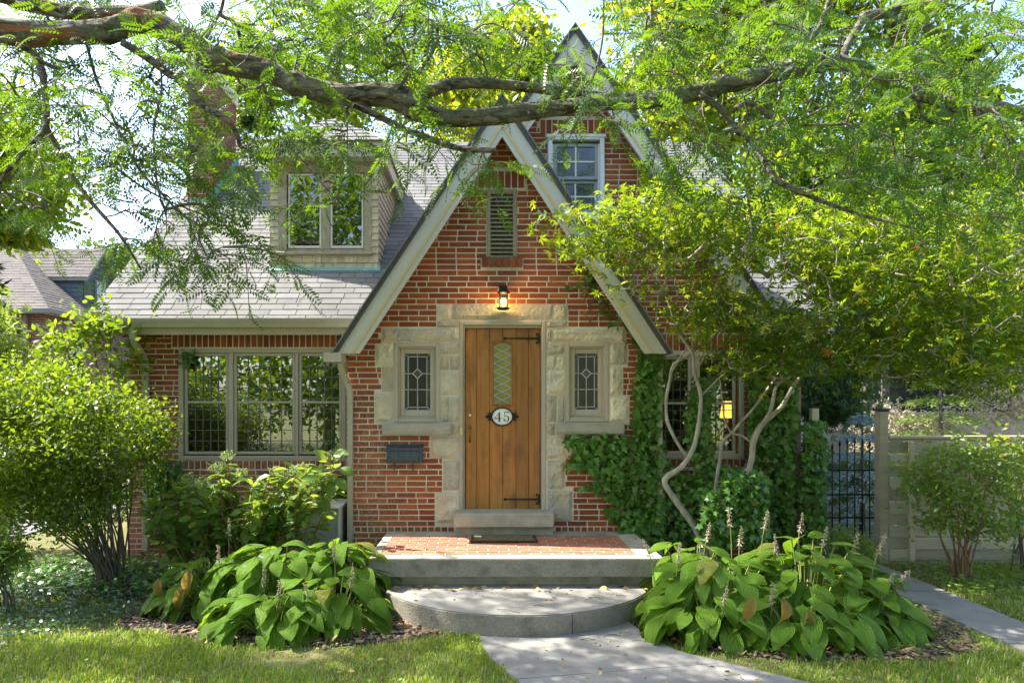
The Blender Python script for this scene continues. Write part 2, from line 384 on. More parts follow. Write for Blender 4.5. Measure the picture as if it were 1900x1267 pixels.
# leaf templates; x is the leaf's length, unit length
T_leaf = (np.array([[0,0,0],[.35,.27,.05],[.35,-.27,.05],[1,0,-.08],[.7,.2,.02],[.7,-.2,.02],[.5,0,-.02]]),
          np.array([[0,2,6,1],[1,6,3,4],[2,5,3,6]]))
T_simple = (np.array([[0,0,0],[.45,.28,.05],[1,0,0],[.45,-.28,.05]]), np.array([[0,3,2,1]]))
T_frag = (np.array([[0,0,0],[.5,.45,.1],[1,0,0],[.5,-.45,.1]]), np.array([[0,3,2,1]]))
def maple_tmpl():
    vs=[(0,0,0)]; tr=[]
    for a, l in ((-95,.5),(-52,.8),(-17,1.0),(17,1.0),(52,.8),(95,.5)): pass
    lobes=[(-100,.45),(-52,.82),(0,1.0),(52,.82),(100,.45)]
    c=(.18,0,0); vs=[(0,0,0), c]
    for i,(a,l) in enumerate(lobes):
        a=rad(a); d=(math.cos(a),math.sin(a)); n=(-d[1],d[0]); w_=.13*l
        b=len(vs)
        vs += [(c[0]+d[0]*l*.4+n[0]*w_, d[1]*l*.4+n[1]*w_, .03), (c[0]+d[0]*l*.85, d[1]*l*.85, -.12), (c[0]+d[0]*l*.4-n[0]*w_, d[1]*l*.4-n[1]*w_, .03)]
        tr.append((1,b+2,b+1,b))
    return np.array(vs), np.array(tr)
T_maple = maple_tmpl()
T_ivy = (np.array([[0,0,0],[-.08,.42,0],[.3,.22,.06],[.35,.55,-.02],[.55,.2,.04],[1,0,-.05],[.55,-.2,.04],[.35,-.55,-.02],[.3,-.22,.06],[-.08,-.42,0],[.3,0,.0]]),
         np.array([[0,10,2,1],[2,10,4,3],[4,10,6,5],[6,10,8,7],[8,10,0,9]]))
def frond_tmpl(n=8):
    vs=[]; fs=[]
    def rz(t): return -.28*t*t
    vs += [(0,.008,0),(0,-.008,0),(1,-.003,rz(1)),(1,.003,rz(1))]; fs.append((0,1,2,3))
    for i in range(n):
        t=(i+.8)/(n+.3); ln=.225*math.sin(math.pi*(.18+.75*t))+.03; w_=.080
        for sgn in (1,-1):
            b=len(vs); a=rad(62); dx=math.cos(a)*ln; dy=math.sin(a)*ln*sgn; z=rz(t)
            vs += [(t,0,z),(t+dx*.45-w_*.5, dy*.5, z-.01),(t+dx,dy,z-.05),(t+dx*.6+w_*.5, dy*.45, z-.01)]
            fs.append((b,b+1,b+2,b+3) if sgn<0 else (b,b+3,b+2,b+1))
    return np.array(vs), np.array(fs)
T_frond = frond_tmpl()
T_frond_s = frond_tmpl(5)

def colonize(skel, targets, seg=5, wob=.06, sag=0.0, rng=NR):
    """join every target to the growing skeleton by a bent twig; gives paths with pipe-model weights"""
    P = [np.array(p, float) for p in skel]; par = [-1]*len(P)
    K = np.zeros((len(P)+len(targets)*seg, 3)); K[:len(P)] = np.array(P); n = len(P)
    T = np.array(targets, float)
    d0 = np.array([np.min(np.sum((K[:n]-t)**2, 1)) for t in T]); order = np.argsort(d0)
    paths = []
    for i in order:
        t = T[i]; j = int(np.argmin(np.sum((K[:n]-t)**2, 1))); a = K[j]; L = np.linalg.norm(t-a)
        if L < .02: continue
        k = max(2, min(seg, int(L/.12)+2)); off = rng.normal(size=3)*L*wob*1.6
        idx = [j]; prev = j
        for q in range(1, k+1):
            u = q/k; p = a+(t-a)*u+off*math.sin(math.pi*u)+rng.normal(size=3)*L*wob*.25*(u<1); p[2] += -sag*L*math.sin(math.pi*u)*0 + sag*L*(u*(1-u))
            if n >= len(K): K = np.vstack([K, np.zeros((1000,3))])
            K[n] = p; par.append(prev); prev = n; idx.append(n); n += 1
        paths.append(idx)
    wgt = np.ones(n)*.0
    for pth in paths: wgt[pth[-1]] += 1
    for i in range(n-1, -1, -1):
        if par[i] >= 0: wgt[par[i]] += wgt[i]
    return K[:n], paths, wgt, np.array(par)
def twig_mesh(K, paths, wgt, r0, ex, rmax, name, mat, parent, k=5, **tg):
    Vs=[]; Fs=[]; b=0
    for idx in paths:
        pts = K[idx]; rr = np.minimum(r0*np.maximum(wgt[idx],1)**ex, rmax); rr[0]=min(rr[0], rr[1]*1.25); rr[-1]*=.6
        v, f = tube_arr(pts, rr, k, False); Vs.append(np.array(v)); Fs.append(np.array(f)+b); b += len(v)
    if Vs: return joined(name, np.vstack(Vs), np.vstack(Fs), mat, parent, True, **tg)
def add_tubes(name, tubes, mat, parent, k=6, **tg):
    Vs=[]; Fs=[]; b=0
    for pts, r in tubes:
        v, f = tube_arr(pts, r, k, False); Vs.append(np.array(v)); Fs.append(np.array(f)+b); b += len(v)
    return joined(name, np.vstack(Vs), np.vstack(Fs), mat, parent, True, **tg)
def ell(n, c, r, shell=.0):
    d = NR.normal(size=(n,3)); d /= np.linalg.norm(d,axis=1,keepdims=True)
    u = NR.uniform(shell**3, 1, n)**(1/3); return np.array(c)+d*u[:,None]*np.array(r)
def clumps(centers, n, sig):
    C = np.array(centers); k = NR.integers(0, len(C), n); return C[k]+NR.normal(size=(n,3))*sig
# ================================================================ GROUND AND PATHS
mb = MB(); mb.add([(-150,-120,0),(150,-120,0),(150,250,0),(-150,250,0)], [(0,1,2,3)])
ground = mb.build('lawn', m_lawn, kind='structure')
WALKL = [(-.05,5.55),(-.03,5.3),(.03,5.03),(.22,4.62),(.42,4.15),(.75,3.6),(1.25,3.0),(2.1,2.3)]
WALKR = [(1.22,5.85),(1.33,5.43),(1.46,5.14),(1.75,4.92),(2.11,4.62),(2.65,4.2),(3.3,3.75),(4.2,3.2)]
def wslice(i0, t0, i1, t1):
    pass
def lerp2(P, u):
    i = min(int(u), len(P)-2); f = u-i; return (P[i][0]+(P[i+1][0]-P[i][0])*f, P[i][1]+(P[i+1][1]-P[i][1])*f)
walk = MB(); c_ = .0
walkroot = link(bpy.data.objects.new('walkway', None)); tag(walkroot, kind='structure')
for (u0, u1) in ((0, 2.98), (3.0, 4.98), (5.0, 6.98)):
    us = [u0+(u1-u0)*i/8 for i in range(9)]
    poly = [lerp2(WALKL, u) for u in us]+[lerp2(WALKR, u) for u in reversed(us)]
    q = MB(); q.prism(poly, -.05, .028, axis='z'); o = q.build('slab', m_walk, walkroot)
sp = link(bpy.data.objects.new('side_path', None)); tag(sp, kind='structure')
yy = 8.3
while yy > -1:
    q = MB(); q.box(4.06, 4.60, yy-1.48, yy, -.05, .026); q.build('slab', m_walk, sp); yy -= 1.5
mb = MB(); mb.box(-10.2, -6.6, 7.6, 30, -.05, .02); mb.build('driveway', M('driveway_asphalt', (.16,.15,.17), (.12,.11,.12), 3, .9), kind='structure')
# road behind the camera
mb = MB(); mb.box(-90, 90, -7, -2.5, -.05, .012); mb.build('road', M('road_asphalt', (.07,.07,.07), (.05,.05,.05), 3, .9), kind='structure')
def blobpoly(pts, z0, z1, name, mat):
    q = MB(); q.prism(pts, z0, z1, axis='z'); return q.build(name, mat, kind='structure')
BEDL = [(-6.2,7.9),(-6,6.9),(-3.3,6.6),(-3.1,5.75),(-2.2,5.35),(-1.2,5.3),(-.35,5.5),(-.1,5.6),(-.2,7.5),(-.6,8.25),(-6,8.25)]
BEDR = [(1.3,5.95),(1.38,5.55),(1.55,5.28),(2.3,5.0),(3.2,4.95),(3.75,5.15),(4.0,5.7),(4.03,8.4),(1.4,8.4),(1.3,7)]
blobpoly(BEDL[::-1], -.03, .012, 'planting_bed', m_soil)
blobpoly(BEDR, -.03, .012, 'planting_bed', m_soil)

# ================================================================ HOUSE
house = empty('brick_house', 'red brick cottage with steep crossing gables, limestone door surround and grey shingle roof', 'house', loc=(0, 8, 0))
def hb(mb_, name, mat, parent=None, **tg):
    o = mb_.build(name, mat, parent or house, **tg)
    return o
# Empties at non-zero location: children are built in world coordinates, so undo the parent's offset
house.location = (0, 0, 0)
DB, DM = 7.68, 8.30            # bay wall plane, main wall plane
CRS, STR, JT = .0640, .2250, .0125

def clip(poly, a, b, c):
    # keep a*x+b*z<=c
    out = []
    for i in range(len(poly)):
        p, q = poly[i], poly[(i+1) % len(poly)]; dp = a*p[0]+b*p[1]-c; dq = a*q[0]+b*q[1]-c
        if dp <= 0: out.append(p)
        if (dp < 0) != (dq < 0) and abs(dp-dq) > 1e-12:
            t = dp/(dp-dq); out.append((p[0]+(q[0]-p[0])*t, p[1]+(q[1]-p[1])*t))
    return out
def halfplanes(poly):
    hp = []
    for i in range(len(poly)):
        (x0,z0),(x1,z1) = poly[i], poly[(i+1) % len(poly)]; nx, nz = z1-z0, -(x1-x0); hp.append((nx, nz, nx*x0+nz*z0))
    return hp
def area(p): return abs(sum(p[i][0]*p[(i+1)%len(p)][1]-p[(i+1)%len(p)][0]*p[i][1] for i in range(len(p))))/2 if len(p) > 2 else 0
def body(poly, holes, y0, y1, mb_):
    # mortar body: cells between the openings, cut to the outline
    hp = halfplanes(poly); xs = sorted({p[0] for p in poly} | {h[0] for h in holes} | {h[1] for h in holes})
    zs = sorted({p[1] for p in poly} | {h[2] for h in holes} | {h[3] for h in holes})
    for i in range(len(xs)-1):
        for j in range(len(zs)-1):
            cx, cz = (xs[i]+xs[i+1])/2, (zs[j]+zs[j+1])/2
            if any(h[0] < cx < h[1] and h[2] < cz < h[3] for h in holes): continue
            c = [(xs[i],zs[j]),(xs[i+1],zs[j]),(xs[i+1],zs[j+1]),(xs[i],zs[j+1])]
            for h in hp: c = clip(c, *h) if c else c
            if area(c) > 1e-5: mb_.prism(c, y0, y1)
def course_bricks(poly, holes, z0, z1, x0, x1, D, first=0.):
    hp = halfplanes(poly); out = []; k = 0; z = z0
    while z < z1-.02:
        za, zb = z+JT/2, min(z+CRS-JT/2, z1)
        x = x0 - STR*(first + (.5 if k % 2 else 0)) + R.uniform(-.02,.02)
        cuts = sorted((h[0], h[1]) for h in holes if h[2] < zb-.018 and h[3] > za+.018)
        while x < x1:
            ln = STR if R.random() > .06 else STR*.5
            xa, xb = max(x+JT/2, x0), min(x+ln-JT/2, x1); segs = [(xa, xb)] if xb > xa else []
            for (ha, hb_) in cuts:
                ns = []
                for (a, b) in segs:
                    if hb_ <= a or ha >= b: ns.append((a, b)); continue
                    if a < ha-JT: ns.append((a, ha-JT/2))
                    if b > hb_+JT: ns.append((hb_+JT/2, b))
                segs = ns
            for (a, b) in segs:
                if b-a < .022: continue
                c = [(a,za),(b,za),(b,zb),(a,zb)]
                for h in hp: c = clip(c, *h) if c else c
                if area(c) > .0006: out.append(c)
            x += ln
        z += CRS; k += 1
    return out
def soldier(x0, x1, z0, z1, w_=.0745):
    n = max(1, round((x1-x0)/w_)); p = (x1-x0)/n
    return [[(x0+i*p+JT/2, z0+JT/2),(x0+(i+1)*p-JT/2, z0+JT/2),(x0+(i+1)*p-JT/2, z1-JT/2),(x0+i*p+JT/2, z1-JT/2)] for i in range(n)]
def lay(mb_, c, D, proud=.0045):
    j = R.uniform(-.0015, .0015); n = len(c)
    if n == 4 and abs(c[0][1]-c[1][1]) < 1e-6 and abs(c[0][0]-c[3][0]) < 1e-6:
        mb_.bbox(c[0][0], c[1][0], D-proud+j, D+.02, c[0][1], c[2][1], .0035)
    else: mb_.prism(c, D-proud+j, D+.02)

# ---- rectangles of the stone surround (photo coordinates at 2.755x, origin 600,400)
def z5(x0, x1, y0, y1, D=DB): 
    a, b = 600+x0/2.755, 600+x1/2.755; c, d = 400+y0/2.755, 400+y1/2.755
    return (wx(a,D), wx(b,D), wz(d,D), wz(c,D))
def z2(x0, x1, y0, y1, D=DB):
    a, b = 600+x0/2.835, 600+x1/2.835; c, d = 820+y0/2.835, 820+y1/2.835
    return (wx(a,D), wx(b,D), wz(d,D), wz(c,D))
ST = [(580,660,450,535),(660,1175,450,535),(1175,1250,450,535),(580,695,535,573),(1135,1250,535,573),
      (298,660,575,646),(660,695,575,646),(266,360,648,768),(298,360,770,903),(262,360,905,1057),
      (598,695,648,712),(598,644,714,792),(644,695,714,792),(598,695,794,920),(598,645,922,1057),(645,695,922,1057),(657,695,1060,1125),(545,695,1127,1245),
      (1137,1168,578,646),(1170,1545,578,646),(1137,1235,648,712),(1137,1190,714,787),(1190,1235,714,787),(1137,1235,789,915),(1137,1195,917,1057),(1195,1235,917,1057),
      (1137,1184,1060,1126),(1460,1556,648,766),(1460,1530,768,918),(1460,1562,920,1055),(1137,1290,1128,1245)]
stones = [z5(*s) for s in ST] + [z2(*s) for s in ((627,717,94,256),(588,717,260,428),(1178,1271,94,250),(1178,1313,252,420))]
sills = [z5(303,655,1060,1122), z5(1187,1535,1058,1116)]
door_o = z5(695,1137,540,400) ; door_o = (wx(852,DB), wx(1013,DB), .46, wz(596,DB))
winL = z5(360,598,648,1058); winR = z5(1235,1460,648,1056)
ventr = (wx(903,DB), wx(959,DB), wz(478,DB), wz(352,DB))
LBX, RBX = wx(645,DB), wx(1222,DB)
# gable geometry
GX, GZ, GS, GY = .185, 5.214, 1.52, 7.40       # front gable: apex x, apex z, slope, rake plane
MX, MZ, MS, MY = 1.054, 6.304, 1.45, 8.00      # main gable
bayz = GZ-.12
bay = [(LBX,.0),(RBX,.0),(RBX, bayz-GS*abs(RBX-GX)),(GX,bayz),(LBX, bayz-GS*abs(LBX-GX))]
allst = stones+sills
holes = [door_o, winL, winR, ventr]
mb = MB(); body(bay, holes, DB, DB+.30, mb)
# back lining of the reveals is covered by frames
bayw = hb(mb, 'bay_wall', m_mortar)
hs = allst+holes
sold_v = (wx(887,DB), wx(973,DB), wz(350,DB), wz(317,DB)); sillv = (wx(893,DB), wx(970,DB), wz(496,DB), wz(478,DB))
base_r = (LBX, RBX, .448, .512)
bricks = course_bricks(bay, hs+[sold_v, sillv, base_r], -.0, bayz, LBX, RBX, DB)
bricks += soldier(*sold_v)
for (a, b) in ((LBX, wx(843,DB)), (wx(1030,DB), RBX)): bricks += soldier(a, b, .448, .512, .075)
def score(c):
    cx = sum(p[0] for p in c)/len(c); cz = sum(p[1] for p in c)/len(c)
    s = area(c)
    if cz < .5: s *= .3
    if cx > 1.15 and cz < 3.2: s *= .15
    return s*(1-.02*abs(cx)-.03*abs(cz-2))
bricks.sort(key=score, reverse=True)
for c in bricks[:282]:
    q = MB(); lay(q, c, DB); hb(q, 'brick', m_brick, bayw)
rest = MB()
for c in bricks[282:]: lay(rest, c, DB)
hb(rest, 'bricks', m_brick, bayw, kind='stuff')
for c in soldier(*sillv): q = MB(); q.bbox(c[0][0], c[1][0], DB-.045, DB+.02, c[0][1]-.004, c[2][1], .004); hb(q, 'brick', m_brick, bayw)
# stones: rock-faced blocks
def stone(x0, x1, z0, z1, D, name='stone', mat=None, parent=None, proud=.018, rough=.007, depth=.05):
    g = .007; x0 += g; x1 -= g; z0 += g; z1 -= g
    nx = max(4, int((x1-x0)/.035)); nz = max(4, int((z1-z0)/.035)); vs=[]; fs=[]
    ph = [R.uniform(0, 6.28) for _ in range(6)]
    for j in range(nz+1):
        for i in range(nx+1):
            u, v = i/nx, j/nz; e = min(u, 1-u, v, 1-v)
            ed = 0 if e == 0 else 1
            h = (proud + rough*(math.sin(ph[0]+u*5+v*3)+.6*math.sin(ph[1]+v*9-u*4)+R.uniform(-.7,.7)))*ed + .004
            vs.append((x0+(x1-x0)*u+(R.uniform(-.003,.003) if not ed else R.uniform(-.006,.006)), D-h, z0+(z1-z0)*v+(R.uniform(-.003,.003) if not ed else 0)))
    w_ = nx+1
    for j in range(nz):
        for i in range(nx): fs.append((j*w_+i, j*w_+i+1, (j+1)*w_+i+1, (j+1)*w_+i))
    q = MB(); q.add(vs, fs, 0, False); q.box(x0, x1, D-.003, D+depth, z0, z1)
    return hb(q, name, mat or m_stone, parent or bayw)
surround = bayw
for s in stones: stone(*s, DB, parent=surround)
for s in sills:
    q = MB(); q.bbox(s[0], s[1], DB-.075, DB+.06, s[2], s[3], .012); hb(q, 'window_sill', m_sill)
    stone(s[0]+.012, s[1]-.012, s[2]+.01, s[3]-.012, DB-.075, 'sill_face', m_sill, bayw, .002, .003, .01)

# ---- main walls
mainz = MZ-.13
gw = [(-1.22,0),(3.30,0),(3.30, mainz-MS*(3.30-MX)),(MX,mainz),(-1.22, mainz-MS*(MX+1.22))]
tri = (wx(332,DM), wx(642,DM), wz(853,DM), wz(647,DM))
rw = (wx(1213,DM), wx(1380,DM), wz(850,DM), wz(654,DM))
uw = (wx(1016,DM), wx(1121,DM), wz(404,DM), wz(253,DM))
mb = MB(); body(gw, [rw, uw], DM, DM+.28, mb); gwall = hb(mb, 'gable_wall', m_mortar)
s_r = (wx(1225,DM), wx(1378,DM), wz(651,DM), wz(620,DM)); s_u = (wx(1002,DM), wx(1124,DM), wz(250,DM), wz(222,DM))
s_rb = (rw[0]-.03, rw[1]+.03, rw[2]-.11, rw[2]-.005)
b2 = course_bricks(gw, [rw, uw, s_r, s_u, s_rb, (LBX, RBX+.0, -1, 2.2)], 0, mainz, -1.22, 3.30, DM, .3)
b2 += soldier(*s_r)+soldier(*s_u)+soldier(*s_rb)
mb = MB(); [lay(mb, c, DM) for c in b2]; hb(mb, 'bricks', m_brick, gwall, kind='stuff')
LX = wx(240,DM)
lw = [(LX,0),(-1.22,0),(-1.22,2.80),(LX,2.80)]
mb = MB(); body(lw, [tri], DM, DM+.28, mb); lwall = hb(mb, 'front_wall', m_mortar)
s_l = (wx(319,DM), -1.22, wz(645,DM), wz(616,DM)); s_lb = (tri[0]-.03, -1.25, tri[2]-.115, tri[2]-.005)
b3 = course_bricks(lw, [tri, s_l, s_lb], 0, 2.80, LX, -1.3, DM, .1)+soldier(*s_l)+soldier(*s_lb)
mb = MB(); [lay(mb, c, DM) for c in b3]; hb(mb, 'bricks', m_brick, lwall, kind='stuff')
mb = MB(); mb.box(3.301, 3.85, DM+.02, DM+.28, 0, 2.8); hb(mb, 'side_extension_wall', m_pinkboard)
# returns, side walls and back
def side_bricks(X, y0, y1, z0, z1, sgn, mb_):
    z = z0; k = 0
    while z < z1-.03:
        y = y0 - (STR/2 if k % 2 else 0)
        while y < y1:
            a, b = max(y+JT/2, y0), min(y+STR-JT/2, y1)
            if b-a > .03: mb_.box(min(X, X+sgn*.008), max(X, X+sgn*.008), a, b, z+JT/2, z+CRS-JT/2)
            y += STR
        z += CRS; k += 1
mb = MB(); mb.box(LBX-.001, LBX+.2, DB+.301, DM+.02, 0, 2.4); mb.box(RBX-.2, RBX+.001, DB+.301, DM+.02, 0, 2.4)
hb(mb, 'bay_return', m_mortar)
mb = MB(); side_bricks(LBX, DB+.02, DM, 0, 2.4, -1, mb); side_bricks(RBX, DB+.02, DM, 0, 2.4, 1, mb); hb(mb, 'bricks', m_brick, bayw, kind='stuff')
EV, EZ, PS = 8.0, 2.855, .836; RD = 12.6; RZ = EZ+PS*(RD-EV)
mb = MB()
mb.prism([(DM+.281,0),(16.9,0),(16.9,2.8),(RD,RZ-.12),(DM+.281,2.95)], LX, LX+.25, axis='x')
mb.prism([(DM+.281,0),(16.9,0),(16.9,2.8),(RD,RZ-.12),(DM+.281,2.95)], 3.60, 3.85, axis='x')
mb.box(LX+.251, 3.599, 16.65, 16.9, 0, 2.8)
hb(mb, 'side_walls', m_mortar)
mb = MB(); side_bricks(LX, DM+.3, 16.9, 0, 2.75, -1, mb); hb(mb, 'bricks', m_brick, lwall, kind='stuff')
# floor and inner partition so rooms read as rooms
mb = MB(); mb.box(LX+.26, 3.59, DM+.29, 16.6, .3, .42); hb(mb, 'room_floor', m_wall_in)
mb = MB(); mb.box(LX+.26, 3.59, 11.6, 11.7, .421, 2.69); hb(mb, 'room_wall', m_wall_in)
mb = MB(); mb.box(LX+.26, 3.59, DM+.29, 12.5, 2.7, 2.78); hb(mb, 'room_ceiling', m_wall_in)

# ---- main roof: deck and shingles
cosp = 1/math.sqrt(1+PS*PS); slen = (RD-EV)/cosp
def zmain(D): return EZ+PS*(D-EV)
def under(X, D, mrg):
    z = zmain(D)
    if z < MZ-MS*abs(X-MX)-mrg: return True
    if z < GZ-GS*abs(X-GX)-mrg: return True
    if -2.78 < X < -1.46 and 9.05 < D < 10.9 and z < 5.1: return True
    return False
XL, XR = -4.74, 4.0
nrm = Vector((0, -PS*cosp, cosp))
def rp(X, s, h=0):   # point on roof: X, distance up the slope, height above the deck
    D = EV+s*cosp; p = Vector((X, D, zmain(D))); return p+nrm*h
mb = MB(); cs = .15
ns = int(slen/cs)
for i in range(ns):
    s0, s1 = slen*i/ns, slen*(i+1)/ns
    X = XL+.01
    runs = []; cur = None
    while X < XR-.02:
        X1 = min(X+cs, XR-.01)
        ok = not under((X+X1)/2, EV+(s0+s1)/2*cosp, .22)
        if ok: cur = [X, X1] if cur is None else [cur[0], X1]
        if (not ok or X1 >= XR-.011) and cur: runs.append(cur); cur = None
        X = X1
    for a, b in runs:
        mb.add([rp(a,s0,-.05),rp(b,s0,-.05),rp(b,s1,-.05),rp(a,s1,-.05),rp(a,s0),rp(b,s0),rp(b,s1),rp(a,s1)],
               [(0,3,2,1),(4,5,6,7),(0,1,5,4),(1,2,6,5),(2,3,7,6),(3,0,4,7)])
mb.add([(XL,RD,RZ),(XR,RD,RZ),(XR,17.2,EZ),(XL,17.2,EZ),(XL,RD,RZ-.06),(XR,RD,RZ-.06),(XR,17.2,EZ-.06),(XL,17.2,EZ-.06)],
       [(0,1,2,3),(7,6,5,4),(0,3,7,4),(1,5,6,2),(3,2,6,7)])
roof = hb(mb, 'roof', m_deck)
EXP = .127
def shingle(mb_, a, b, s0, s1, h):
    h0 = .009+h*.6; mb_.add([rp(a,s0,.001),rp(b,s0,.001),rp(b,s0,h0),rp(a,s0,h0),rp(a,s1+.02,.003),rp(b,s1+.02,.003)],
                [(0,1,2,3),(3,2,5,4),(0,3,4),(1,5,2)])
sh = []; s = 0; row = 0
while s < slen-.03:
    X = XL-R.uniform(0,.2)
    while X < XR:
        w_ = R.choice((.2,.24,.28,.30,.32)); a, b = max(X, XL), min(X+w_-.008, XR)
        if b-a > .02 and not under((a+b)/2, EV+(s+.06)*cosp, .10): sh.append((a, b, s, min(s+EXP, slen), R.uniform(0,.007), row))
        X += w_
    s += EXP; row += 1
def vis(t): return (t[5] < 16 and t[0] < -.9 and not (t[0] > -2.9+0 and t[5] > 13))
indiv = [t for t in sh if vis(t)]; indiv.sort(key=lambda t: t[5]*.8-(t[1]-t[0])*20)
ind = indiv[:285]; iset = set(id(t) for t in ind)
for t in ind: q = MB(); shingle(q, *t[:5]); hb(q, 'shingle', m_shingle, roof)
mb = MB(); [shingle(mb, *t[:5]) for t in sh if id(t) not in iset]; hb(mb, 'shingles', m_shingle, roof, kind='stuff')
mb = MB(); x = XL
while x < XR:   # ridge caps
    mb.add([(x,RD-.13,RZ-.095),(x+.2,RD-.13,RZ-.095),(x+.2,RD,RZ+.022),(x,RD,RZ+.022),(x+.2,RD+.13,RZ-.095),(x,RD+.13,RZ-.095)], [(0,1,2,3),(3,2,4,5)]); x += .205
hb(mb, 'ridge_caps', m_shingle, roof, kind='stuff')
# eaves: fascia, gutter, soffit
def gutter(x0, x1, yb, zt, name='gutter'):
    pr = [(0,0),(-.12,.0),(-.125,-.03),(-.105,-.055),(-.085,-.095),(0,-.095)]
    q = MB(); q.prism([(yb+a, zt+b) for a, b in pr], x0, x1, axis='x')
    q.box(x0, x1, yb-.135, yb-.118, zt-.012, zt+.006)
    return hb(q, name, m_gutter)
gutter(wx(143,7.9), wx(656,7.9), 7.985, 2.872)
q = MB(); q.box(XL+.02, -1.3, 8.0, 8.03, 2.70, 2.80); hb(q, 'fascia', m_gutter)
q = MB(); q.box(LX-.38, -1.25, 8.031, 8.36, 2.735, 2.755); hb(q, 'soffit', m_soffit)
gutter(3.30, 4.02, 7.985, 2.872)
q = MB(); q.box(3.35, 3.98, 8.0, 8.03, 2.70, 2.80); hb(q, 'fascia', m_gutter)
q = MB(); q.box(3.35, 3.9, 8.031, 8.36, 2.735, 2.755); hb(q, 'soffit', m_soffit)
# left barge board along the sloping edge
q = MB()
for X in (XL, XR-.03):
    q.add([(X,8.0,2.70),(X+.03,8.0,2.70),(X+.03,RD,RZ-.15),(X,RD,RZ-.15),(X,8.0,2.85),(X+.03,8.0,2.85),(X+.03,RD,RZ-.005),(X,RD,RZ-.005)],
      [(0,3,2,1),(4,5,6,7),(0,1,5,4),(1,2,6,5),(2,3,7,6),(3,0,4,7)])
hb(q, 'barge_board', m_gutter)
# downspouts
def downspout(pts, w_=.068, d=.05):
    P = [Vector(p) for p in pts]; q = MB(); n = len(P); rows=[]
    for i, p in enumerate(P):
        t = (P[min(i+1,n-1)]-P[max(i-1,0)]).normalized(); a = Vector((0,1,0)).cross(t).normalized(); b = t.cross(a)
        rows += [tuple(p+a*w_/2+b*d/2), tuple(p-a*w_/2+b*d/2), tuple(p-a*w_/2-b*d/2), tuple(p+a*w_/2-b*d/2)]
    fs = [(i*4+j, i*4+(j+1)%4, (i+1)*4+(j+1)%4, (i+1)*4+j) for i in range(n-1) for j in range(4)]+[(3,2,1,0),(n*4-4,n*4-3,n*4-2,n*4-1)]
    q.add(rows, fs); return hb(q, 'downspout', m_gutter)
downspout([at(247,604,7.93), at(247,628,7.95), at(252,640,8.0), at(266,662,8.2), at(270,674,8.24), at(270,765,8.25), (wx(270,8.25),8.25,.12)])
downspout([at(631,672,7.5), at(633,684,7.52), at(645,712,7.62), at(650,728,7.64), (wx(650,7.64),7.64,.2)], .058)
q = MB(); q.box(wx(604,7.45), wx(636,7.45), 7.36, 7.62, wz(672,7.45), wz(655,7.45)); hb(q, 'corner_gutter', m_trim)
downspout([at(1224,672,7.6), (wx(1224,7.62),7.62,.2)], .05)

# ---- gable rakes
def rakes(ax, az, sl, y0, y1, zfoot, bw, wallD, suffix='gable'):
    L = math.hypot(1, sl); q = MB(); r_ = MB(); st = MB(); so = MB(); cap = MB()
    for sg in (-1, 1):
        def P(zt, off):   # point on a line parallel to the slope, off = perpendicular offset inward
            zz = lambda X: az - off*L - sl*abs(X-ax)
            X = (az - off*L - zt)/sl
            return (ax+sg*max(X, 0), zt if X > 0 else az-off*L)
        def band(o0, o1, ya, yb, mbx):
            top0 = (ax, az-o0*L); top1 = (ax, az-o1*L)
            poly = [P(zfoot, o0), top0, top1, P(zfoot, o1)]
            if sg > 0: poly = poly[::-1]
            mbx.prism(poly[::-1], ya, yb)
        band(.035, .035+bw*.60, y0, y0+.03, q)
        band(.035+bw*.60, .035+bw*.72, y0-.006, y0+.03, st)
        band(.035+bw*.72, .035+bw, y0+.004, y0+.03, q)
        band(.05, .075, y0+.031, wallD+.05, so)
        band(.075, .075+.07, wallD-.032, wallD-.006, q)
        band(-.005, .034, y0-.025, y1, r_)
        band(-.020, -.006, y0-.04, y1, cap)
    hb(q, suffix+'_rake_board', m_rake); hb(st, suffix+'_moulding', m_stripe); hb(so, suffix+'_soffit', m_soffit)
    hb(r_, suffix+'_roof_deck', m_deck); hb(cap, suffix+'_shingles', m_shingle)
rakes(GX, GZ, GS, GY, 10.6, 2.435, .20, DB, 'front_gable')
rakes(MX, MZ, MS, MY, 12.0, 2.62, .20, DM, 'main_gable')

